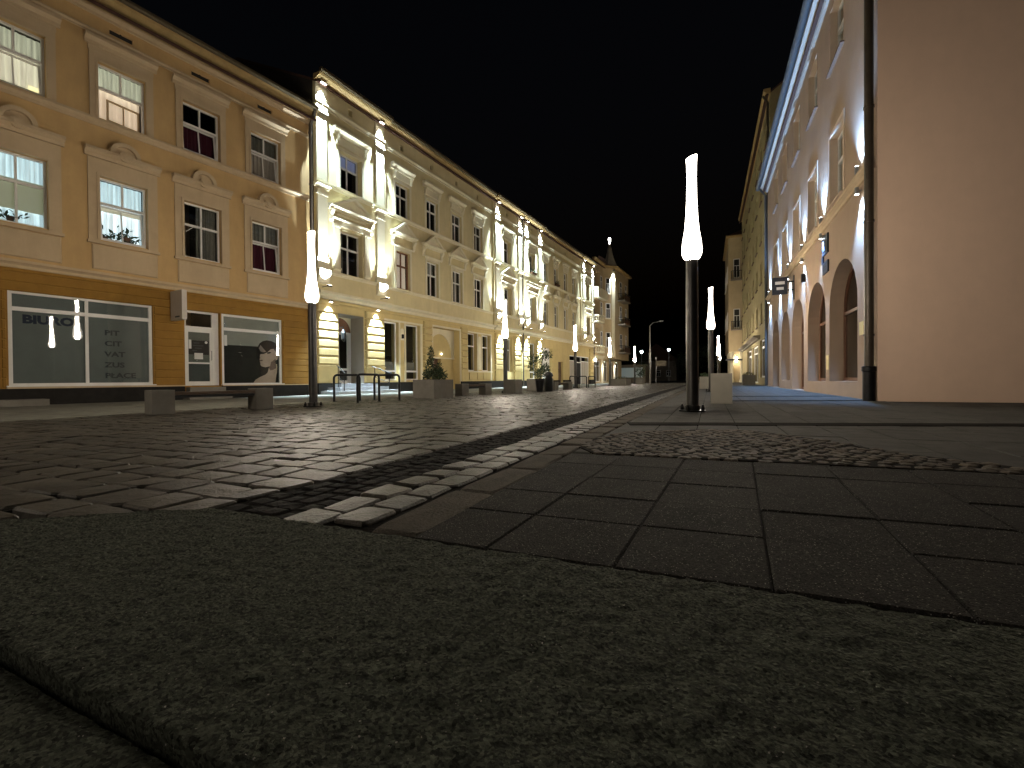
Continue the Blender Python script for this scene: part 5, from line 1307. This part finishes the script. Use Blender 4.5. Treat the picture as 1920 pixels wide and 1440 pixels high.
# ================================================================== END OF THE STREET
t = thing('road_lamp', 'tall unlit grey road lamp with bent arm at the end of the street', 'street lamp', (-6.28, 54.0, -.06))
MB().tube([(0, 0, 0), (0, 0, 6.6), (0.35, 0.1, 6.95), (1.05, 0.35, 7.1)], [0.075, 0.06, 0.045, 0.035], 8).build('pole', 'zinc', t)
MB().box(0.95, 1.40, 0.27, 0.45, 7.05, 7.16).build('lamp_head', 'zinc', t)
MB().box(-0.11, 0.11, -0.09, -0.085, 2.45, 3.55).build('plate', 'paper', t)
t = thing('road_sign', 'grey rectangular road sign board beyond the unlit lamp', 'sign', (-6.0, 57.5, -.05))
MB().tube([(0, 0, 0), (0, 0, 3.2)], 0.035, 6).build('post', 'zinc', t); MB().box(-0.05, 1.15, -0.06, -0.04, 2.1, 2.75).build('board', 'far_wall', t)
def globe(loc, label, r=0.16, hgt=6.5):
    t = thing('far_street_light', label, 'street light', (loc[0], loc[1], -.1), 0, 'small round lights at the end of the street')
    MB().tube([(0, 0, 0), (0, 0, hgt - .1)], 0.06, 6).build('pole', 'zinc', t)
    MB().lathe([(0.02, -r), (r * .7, -r * .7), (r, 0), (r * .7, r * .7), (0.02, r)], 10, (0, 0, hgt)).build('lamp_globe', 'globe_cool', t, smooth=True)
globe((-13.07, 97.9), 'cool round street light just past the last left lamp', 0.30, 6.2)
globe((-7.9, 100.2), 'cool round street light standing alone over the dark trees', 0.27, 6.6)
globe((-12.58, 98.1), 'low cool round light beside the parked dark hedge', 0.22, 1.35)
globe((-17.5, 145), 'tiny distant round light beside the unlit road lamp', 0.22, 9.0)
t = thing('far_house', 'small dark gabled house at the end of the street', 'house', (-13.0, 125, -.13))
MB().box(-5, 5, 0, 8, 0, 5.2).build('wall', 'far_wall', t); MB().profy([(-5.5, 5.2), (0, 9.8), (5.5, 5.2)], -0.4, 8.4).build('roof', 'roof_tile', t)
for x in (-3, 0.5, 3): flatwin(t, x - .5, -0.01, 1.2, 1.1, 1.6, 0)
t = thing('lit_shop', 'small pavilion with teal lit window beyond the turret house', 'shop', (-12.9, 77.5, -.13), R(-8))
MB().box(-3, 3.2, 0.0, 4, 0, 3.0).build('wall', 'far_wall', t); MB().box(-2.2, 2.8, -0.05, -0.02, 0.9, 2.5).build('window_display', 'lit_shop_teal', t)
def tree(loc, hgt, rad, label, seed):
    rnd = random.Random(seed); t = thing('tree', label, 'tree', loc, 0, 'dark trees closing the street')
    tr = MB(); tr.tube([(0, 0, -0.1), (0.1, 0, hgt * .35), (0, 0.1, hgt * .75)], [0.22, 0.16, 0.05], 7)
    for k in range(6):
        a = rnd.uniform(0, 6.28); tr.tube([(0.05, 0, hgt * rnd.uniform(.3, .5)), (rad * .6 * math.cos(a), rad * .6 * math.sin(a), hgt * rnd.uniform(.6, .85))], [0.08, 0.02], 5)
    tr.build('trunk', 'bark', t); mb = MB()
    for k in range(26):
        p = Vector((rnd.gauss(0, .45), rnd.gauss(0, .45), rnd.gauss(0, .4))); leaves(mb, (p.x * rad, p.y * rad, hgt * .66 + p.z * hgt * .3), (rad * .38, rad * .38, rad * .34), 60, .16, rnd, 0, 0.2)
    mb.build('crown', 'leaf_dark', t, fix=False)
tree((-16.0, 108, -.13), 8, 3.2, 'dark round-crowned tree left of the cool street lights, beyond the pavilion', 1)
tree((-5.0, 112, -.13), 7, 3.0, 'dark low tree behind the lone cool street light', 2)
tree((0.5, 104, -.13), 9, 3.6, 'dark tree rising behind the far right lamps', 3)
tree((5.5, 110, -.13), 10, 4.0, 'tall dark tree past the balcony house', 4)
